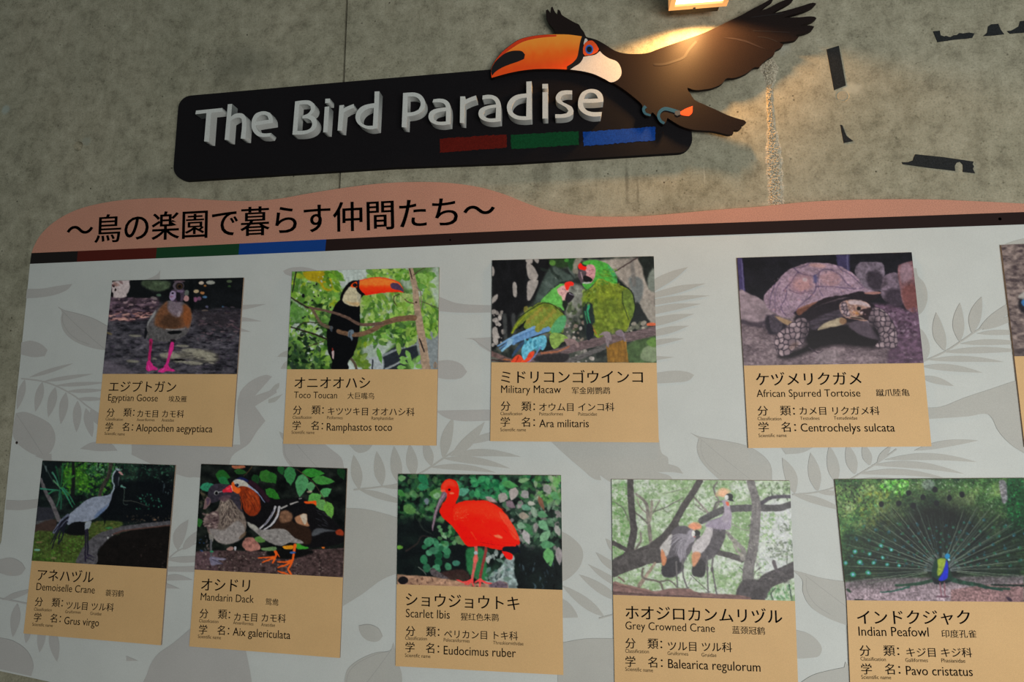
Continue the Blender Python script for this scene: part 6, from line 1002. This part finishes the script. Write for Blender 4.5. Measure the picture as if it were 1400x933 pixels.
for x, y in ((700, 78), (880, 100), (1010, 60), (960, 165)):
    q = P(x, y, TO - .009); n = 14; yb = 0.0 if (x > 945 or y < 70) else -SO; vs = [(q[0] + .006 * math.cos(2 * math.pi * k / n), yy, q[2] + .006 * math.sin(2 * math.pi * k / n)) for yy in (yb, -TO + .009) for k in range(n)]
    mesh_obj('spacer', vs, [(k, (k + 1) % n, (k + 1) % n + n, k + n) for k in range(n)] + [tuple(range(n, 2 * n))], M_ALU, bird)

# ---------------------------------------------------------------- the wall lamp above the bird
def lamp():
    gz = float(P(952, 4, .060)[2]); x0, x1 = float(P(914.5, 8, .05)[0]), float(P(994, 4, .05)[0]); y0, y1 = -.175, -.045; e = (x1 - x0) * .085
    root = empty('wall_lamp', ((x0 + x1) / 2, -.13, gz), 'square wall lamp with warm lit glass above the toucan', 'lamp')
    mf = speckled('lamp_housing', (.34, .25, .15, 1), .1, 200, .4, .4, .1); mk = speckled('lamp_bracket_black', (.012, .012, .012, 1), .1, 200, .5, .3, 0)
    def bx(n, *q): return box(n, *q, {'bracket': mk, 'frame': mr}.get(n, mf), root)
    mr = bpy.data.materials.new('frame_painted_glow'); mr.use_nodes = True; b = mr.node_tree.nodes['Principled BSDF']; b.inputs['Base Color'].default_value = (.6, .35, .15, 1); b.inputs['Emission Color'].default_value = (1, .45, .14, 1); b.inputs['Emission Strength'].default_value = .55  # emission stands in for lamp light caught by the frame
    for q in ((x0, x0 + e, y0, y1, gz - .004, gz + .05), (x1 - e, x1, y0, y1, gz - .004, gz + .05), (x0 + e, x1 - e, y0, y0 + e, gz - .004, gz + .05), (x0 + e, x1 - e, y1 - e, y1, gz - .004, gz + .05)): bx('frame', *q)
    bx('housing', x0, x1, y0, y1, gz + .05, gz + .07)
    m = bpy.data.materials.new('lit_lamp_glass'); m.use_nodes = True; b = m.node_tree.nodes['Principled BSDF']; b.inputs['Base Color'].default_value = (1, .9, .7, 1); b.inputs['Emission Color'].default_value = (1, .80, .52, 1); b.inputs['Emission Strength'].default_value = 2.6
    box('glass', x0 + e, x1 - e, y0 + e, y1 - e, gz + .002, gz + .006, m, root)
    w_ = x1 - x0
    bx('bracket', x0 + .05 * w_, x1 - .12 * w_, -.044, -.028, gz - .002, gz + .004); bx('bracket', x0 + .42 * w_, x0 + .46 * w_, -.050, -.044, gz - .0065, gz - .0042)
    bx('arm', x0 + .05 * w_, x1 - .12 * w_, -.045, -.0, gz + .03, gz + .05)
    l = bpy.data.lights.new('lamp_beam', 'SPOT'); l.energy = 19.0; l.color = (1, .50, .16); l.spot_size = math.radians(152); l.spot_blend = .20; l.shadow_soft_size = .024
    o = bpy.data.objects.new('lamp_beam', l); C.objects.link(o); o.parent = root; o.matrix_parent_inverse = Matrix.Translation(-root.location); o.location = ((x0 + x1) / 2, -.104, gz - .006); o.rotation_euler = (math.radians(6), 0, 0)
lamp()

# ---------------------------------------------------------------- scraps of black tape left on the wall
M_TAPE = speckled('black_cloth_tape', (.018, .020, .021, 1), .35, 500, .8, .1, .3)
Z = ((1000, 0), 3.11)
TP = [([[(405, 210), (457, 194), (487, 363), (437, 383)]], 'upright strip of black tape on the concrete right of the toucan wing'),
      ([[(463, 530), (472, 533), (482, 560), (490, 578), (505, 590), (519, 600), (478, 608)]], 'tiny torn corner of black tape, the smallest scrap on the wall'),
      ([[(725, 690), (750, 690), (772, 682), (776, 668), (782, 656), (900, 668), (1030, 687), (1026, 698), (1032, 708), (1027, 718), (1036, 737), (984, 731), (985, 718), (984, 700), (972, 688), (958, 692), (950, 706), (952, 727), (840, 714), (728, 698)]], 'long torn strip of black tape with an arched hole, lowest on the right wall'),
      ([[(858, 133), (886, 130), (890, 150), (905, 155), (912, 152), (930, 158), (945, 150), (960, 148), (970, 140), (985, 142), (1010, 138), (1034, 142), (1025, 160), (1000, 164), (950, 168), (877, 179)]], 'ragged horizontal strip of black tape near the top right of the wall'),
      ([[(1072, 153), (1088, 138), (1092, 112), (1105, 103), (1135, 101), (1145, 125), (1160, 145), (1120, 150)]], 'small hump-shaped scrap of black tape near the top right of the wall'),
      ([[(1172, 132), (1190, 130), (1205, 122), (1222, 112), (1228, 90), (1260, 86), (1330, 80), (1345, 128), (1244, 138), (1185, 143)]], 'scrap of black tape cut off by the right edge of the photo')]
for lp, lab in TP:
    lp = [torn_ for torn_ in lp]; o = solid('tape', lp, .0012, .0010, M_TAPE, None, 0, 50, 0, *Z); tag(o, lab, 'tape', 'scraps of black tape on the wall')
# ---------------------------------------------------------------- the species plaques
M_TAN = speckled('plaque_tan_print', lin((203, 166, 116)), .09, 800, .55, .25, .15)
M_EDGE = speckled('plaque_core_edge', (.22, .18, .15, 1), .1, 300, .7, .2, 0)
M_TXT = speckled('plaque_ink', (.016, .016, .018, 1), .1, 500, .6, .05, 0)
def photo_material():
    m, nt, b = nodes('glossy_photo_print', .42, .16); a_ = N(nt, 'ShaderNodeVertexColor', layer_name='print'); nt.links.new(a_.outputs[0], b.inputs['Base Color']); return m
M_PHOTO = photo_material()
GAIN = 1.28; PW, PH, PB = .3223 * D, .3649 * D, .2121 * D; PO = BO + .004
def picture(cv, org, z, quad, parent, label, boost=True):
    """the print as a fine sheet of coloured points; quad = TL, TR, BR, BL in metres"""
    q = np.array(quad); W_ = np.linalg.norm(q[1] - q[0]); H_ = np.linalg.norm(q[3] - q[0]); ny = 205; nx = int(ny * W_ / H_)
    u, v = np.meshgrid(np.linspace(0, 1, nx), np.linspace(0, 1, ny)); u = u.ravel()[:, None]; v = v.ravel()[:, None]
    p = (q[0] * (1 - u) + q[1] * u) * (1 - v) + (q[3] * (1 - u) + q[2] * u) * v; px, py = proj(p)
    cv.finish(); cy = (py - org[1]) * z; col = cv.sample((px - org[0]) * z, np.where(cy > 926, 1852 - cy, cy)); g_ = col.mean(1, keepdims=True); col = np.clip((g_ + (col - g_) * (1.12 if boost else .92)) * (1.12 if boost else 1.03) - (9 if boost else 0), 3, 255); c = np.clip(s2l(col / 255) * GAIN, 0, .95)
    i, j = np.meshgrid(np.arange(nx - 1), np.arange(ny - 1)); k = (j * nx + i).ravel(); f = np.stack([k, k + nx, k + nx + 1, k + 1], -1).astype(np.int32)
    me = bpy.data.meshes.new('photograph'); me.vertices.add(nx * ny); me.vertices.foreach_set('co', p.ravel().astype(np.float32))
    me.loops.add(f.size); me.loops.foreach_set('vertex_index', f.ravel()); me.polygons.add(len(f)); me.polygons.foreach_set('loop_start', np.arange(0, f.size, 4, dtype=np.int32)); me.polygons.foreach_set('loop_total', np.full(len(f), 4, np.int32)); me.update(calc_edges=True)
    at = me.color_attributes.new('print', 'FLOAT_COLOR', 'POINT'); at.data.foreach_set('color', np.concatenate([c, np.ones((len(c), 1))], 1).ravel().astype(np.float32))
    me.materials.append(M_PHOTO); o = bpy.data.objects.new('photograph', me); C.objects.link(o); o.parent = parent; o.matrix_parent_inverse = Matrix.Translation(-Vector(parent.location)); o['label'] = label

def plaque(corners, split, cv, corg, cz, torg, ts, lines, label, plabel):
    off = PO; TL, TR, BR, BL = [P(x, y, off) if len(np.shape(y)) == 0 and x is not None else y for x, y in corners]
    L, R_ = [P(*q, off) if len(q) == 2 else np.array(q) for q in split]
    root = empty('species_plaque', (TL + BR) / 2, label, 'sign', 'species plaques on the white board')
    fr = [TL, TR, R_, BR, BL, L]; back = [q + np.array([0, .0039, 0]) for q in fr]
    # core: thin slab, printed tan face, dark cut edge
    o = mesh_obj('panel', list(fr) + back, [(0, 1, 2, 5), (5, 2, 3, 4)] + [(k, (k + 1) % 6, (k + 1) % 6 + 6, k + 6) for k in range(6)] + [(11, 10, 9, 8, 7, 6)], M_TAN, root); o.data.materials.append(M_EDGE)
    for k, p in enumerate(o.data.polygons): p.material_index = 0 if k < 2 else 1
    lift = np.array([0, -.0003, 0]); picture(cv, corg, cz, [TL + lift, TR + lift, R_ + lift, L + lift], root, plabel, 'crowned' not in plabel)  # crowned print stays paler: hazy sheen put into its colours
    down = (BL - TL) + (BR - TR); down /= np.linalg.norm(down)
    if lines:
        T = lines; kw = dict(origin=torg, scale=ts)
        writing('name_lettering', [T[0]], PO + .0003, M_TXT, root, down, -.002, **kw)
        writing('english_lettering', [T[1]], PO + .0003, M_TXT, root, down, -.004, **kw); writing('chinese_lettering', [T[2]], PO + .0003, M_TXT, root, down, -.004, **kw)
        for n_, q in (('classification_lettering', T[3]), ('classification_lettering', T[4]), ('scientific_lettering', T[8]), ('scientific_lettering', T[9])): writing(n_, [q], PO + .0003, M_TXT, root, down, -.002, **kw)
        for q in (T[5], T[6], T[7], T[10]): writing('caption_lettering', [q], PO + .0003, M_TXT, root, down, -.006, **kw)
    return root
F = '分　類：'; G_ = '学　名：'; CL = 'Classification'; SN = 'Scientific name'
def rows(t, e, z, a_, b_, c1, c2, c3, d_, s_, n_): return [t, e, z, (F, *a_), b_, (CL, *c1), c2, c3, (G_, *d_), s_, (SN, *n_)]
plaque([(153.6, 384), (333, 379.8), (317, 611.4), (131.1, 606.6)], [(140.4, 511.5), (324, 511.8)], pic_goose(), (135, 376), 6.667, (120, 360), 3.3333,
    rows(('エジプトガン', 95, 400, 588, 590), ('Egyptian Goose', 92, 318, 627, 631), ('埃及雁', 367, 450, 633, 634), (85, 211, 700, 699), ('カモ目 カモ科', 224, 437, 703, 705), (81, 160, 717, 719), ('Anseriformes', 223, 304, 720, 721), ('Anatidae', 336, 392, 722, 723), (79, 205, 765, 766), ('Alopochen aegyptiaca', 219, 567, 767, 772), (76, 168, 783, 786)),
    'tan plaque with a photograph of an Egyptian goose, upper row, far left', 'printed photograph of a grey-brown goose on pink legs')
plaque([(399.4, 371.6), (600.5, 365.6), (596.5, 609.6), (387.1, 607.2)], [(392.5, 505.2), (598.5, 505.2)], pic_toucan(), (390, 363), 6.48, (370, 350), 3.332,
    rows(('オニオオハシ', 108, 452, 606, 606), ('Toco Toucan', 106, 302, 648, 650), ('大巨嘴鸟', 350, 471, 652, 654), (102, 241, 723, 722), ('キツツキ目 オオハシ科', 260, 655, 726, 730), (100, 187, 743, 743), ('Piciformes', 257, 328, 744, 745), ('Ramphastidae', 459, 560, 747, 748), (99, 238, 793, 794), ('Ramphastos toco', 255, 553, 797, 798), (95, 199, 811, 812)),
    'tan plaque with a photograph of a toco toucan on a branch', 'printed photograph of a toucan among green leaves')
plaque([(673, 356.1), (893.9, 350.5), (900.8, 605.3), (670.2, 603.5)], [(671.8, 495.6), (897.7, 496.3)], pic_macaw(), (668, 347), 5.907, (650, 330), 3.218,
    rows(('ミドリコンゴウインコ', 113, 737, 626, 626), ('Military Macaw', 113, 376, 668, 669), ('军金刚鹦鹉', 425, 592, 673, 673), (112, 262, 746, 747), ('オウム目 インコ科', 281, 611, 748, 748), (110, 206, 766, 766), ('Psittaciformes', 281, 385, 767, 767), ('Psittacidae', 453, 535, 768, 768), (111, 262, 816, 817), ('Ara militaris', 281, 499, 819, 819), (110, 222, 837, 837)),
    'tan plaque with a photograph of two green military macaws', 'printed photograph of two green macaws on a branch')
plaque([(1007.7, 352.8), (1246.3, 345.1), (1273.6, 610.7), (1023.1, 613)], [(1017, 500.1), (1262.7, 496.6)], pic_tortoise(), (1002, 340), 5.185, (990, 330), 3.11,
    rows(('ケヅメリクガメ', 137, 585, 615, 612), ('African Spurred Tortoise', 139, 580, 663, 661), ('蹴爪陸亀', 648, 789, 660, 658), (144, 302, 742, 741), ('カメ目 リクガメ科', 322, 662, 739, 739), (143, 244, 762, 762), ('Testudines', 324, 406, 760, 760), ('Testudinidae', 467, 567, 759, 759), (148, 307, 812, 811), ('Centrochelys sulcata', 327, 727, 810, 810), (147, 266, 834, 833)),
    'tan plaque with a photograph of an African spurred tortoise', 'printed photograph of a large tortoise with scaly forelegs')
plaque([(58.1, 630.2), (239.9, 636.5), (220.1, 882.8), (32, 866.6)], [(43.4, 767), (227.9, 777.8)], pic_crane(), (38, 624), 6.222, (20, 620), 3.3333,
    rows(('アネハヅル', 102, 357, 582, 593), ('Demoiselle Crane', 98, 364, 624, 640), ('蓑羽鹤', 413, 495, 651, 655), (91, 218, 697, 702), ('ツル目 ツル科', 234, 450, 711, 722), (88, 168, 718, 722), ('Gruiformes', 230, 300, 729, 732), ('Gruidae', 344, 395, 737, 740), (86, 209, 768, 774), ('Grus virgo', 225, 383, 779, 790), (80, 173, 787, 793)),
    'tan plaque with a photograph of a demoiselle crane, lower row, far left', 'printed photograph of a pale grey crane beside a pond')
plaque([(275.1, 634.9), (474.5, 641.1), (464.5, 900.2), (258.7, 884.3)], [(266.1, 779.2), (468.9, 789.8)], pic_duck(), (258, 630), 6.222, (240, 620), 3.216,
    rows(('オシドリ', 112, 325, 606, 612), ('Mandarin Dack', 110, 343, 647, 659), ('鸳鸯', 395, 452, 668, 671), (105, 239, 725, 730), ('カモ目 カモ科', 257, 484, 738, 746), (103, 188, 744, 748), ('Anseriformes', 253, 342, 752, 758), ('Anatidae', 376, 437, 761, 764), (102, 235, 796, 801), ('Aix galericulata', 251, 504, 802, 818), (98, 199, 813, 819)),
    'tan plaque with a photograph of a pair of mandarin ducks', 'printed photograph of two mandarin ducks')
plaque([(544.5, 648.5), (767.1, 650.4), (770.2, 923.5), (540.7, 911.3)], [(542.3, 799.2), (769, 807)], pic_ibis(), (538, 644), 5.833, (520, 640), 3.185,
    rows(('ショウジョウトキ', 111, 605, 602, 622), ('Scarlet Ibis', 111, 302, 651, 658), ('猩红色朱鹮', 350, 515, 664, 669), (111, 257, 732, 736), ('ペリカン目 トキ科', 278, 599, 742, 752), (108, 203, 749, 752), ('Pelecaniformes', 276, 389, 757, 762), ('Threskiornithidae', 491, 623, 769, 774), (109, 256, 803, 809), ('Eudocimus ruber', 276, 590, 813, 826), (107, 218, 824, 829)),
    'tan plaque with a photograph of a bright red scarlet ibis', 'printed photograph of a red ibis on a log')
def down_to(a_, b_, L):
    A_, B_ = P(*a_, PO), P(*b_, PO); d = B_ - A_; return A_ + d / np.linalg.norm(d) * L
plaque([(836.3, 655.7), (1079.8, 657.9), (None, down_to((1079.8, 657.9), (1091, 933), PH)), (None, down_to((836.3, 655.7), (840.4, 933), PH))], [(838.2, 813.7), (1087, 822.2)], pic_crowned(), (832, 652), 5.49, (820, 640), 3.183,
    rows(('ホオジロカンムリヅル', 113, 795, 660, 680), ('Grey Crowned Crane', 112, 501, 703, 716), ('蓝颈冠鹤', 577, 719, 722, 727), (112, 272, 786, 789), ('ツル目 ツル科', 297, 576, 796, 803), (111, 214, 805, 808), ('Gruiformes', 295, 385, 815, 818), ('Gruidae', 443, 508, 822, 824), (112, 274, 866, 871), ('Balearica regulorum', 298, 700, 872, 888), (111, 232, 884, 890)),
    'tan plaque with a photograph of two grey crowned cranes in a tree', 'printed photograph of two crowned cranes on a branch')
def row_right(a_, b_, L):
    A_, B_ = P(*a_, PO), P(*b_, PO); d = B_ - A_; return A_ + d / np.linalg.norm(d) * L
pTR = row_right((1141.3, 655.7), (1400, 654), PW); pd = down_to((1141.3, 655.7), (1161.7, 933), PH) - P(1141.3, 655.7, PO)
pL = P(1157.7, 821.1, PO)
plaque([(1141.3, 655.7), (None, pTR), (None, pTR + pd), (None, P(1141.3, 655.7, PO) + pd)], [(1157.7, 821.1), tuple(row_right((1157.7, 821.1), (1400, 823.5), PW))], pic_peafowl(), (1138, 650), 5.332, (1120, 640), 3.186,
    rows(('インドクジャク', 168, 660, 683, 683), ('Indian Peafowl', 173, 478, 732, 736), ('印度孔雀', 535, 686, 740, 741), (178, 350, 820, 820), ('キジ目 キジ科', 382, 667, 824, 826), (181, 291, 840, 843), ('Galliformes', 376, 474, 846, 847), ('Phasianidae', 533, 637, 848, 850), (185, 355, 900, 901), ('Pavo cristatus', 380, 670, 903, 908), (184, 314, 920, 922)),
    'tan plaque with a photograph of an Indian peafowl fanning its tail', 'printed photograph of a peacock with its train spread')
qTR = row_right((1368.6, 335.1), (1400, 333.6), PW); qd = down_to((1368.6, 335.1), (1400, 601), PH) - P(1368.6, 335.1, PO)
plaque([(1368.6, 335.1), (None, qTR), (None, qTR + qd), (None, P(1368.6, 335.1, PO) + qd)], [(1386.8, 487.4), tuple(row_right((1386.8, 487.4), (1420, 487), PW))], pic_ground(), (1355, 325), 5.49, None, 1, None,
    'plaque cut off by the right edge of the photo, upper row', 'printed photograph of brown sandy ground')
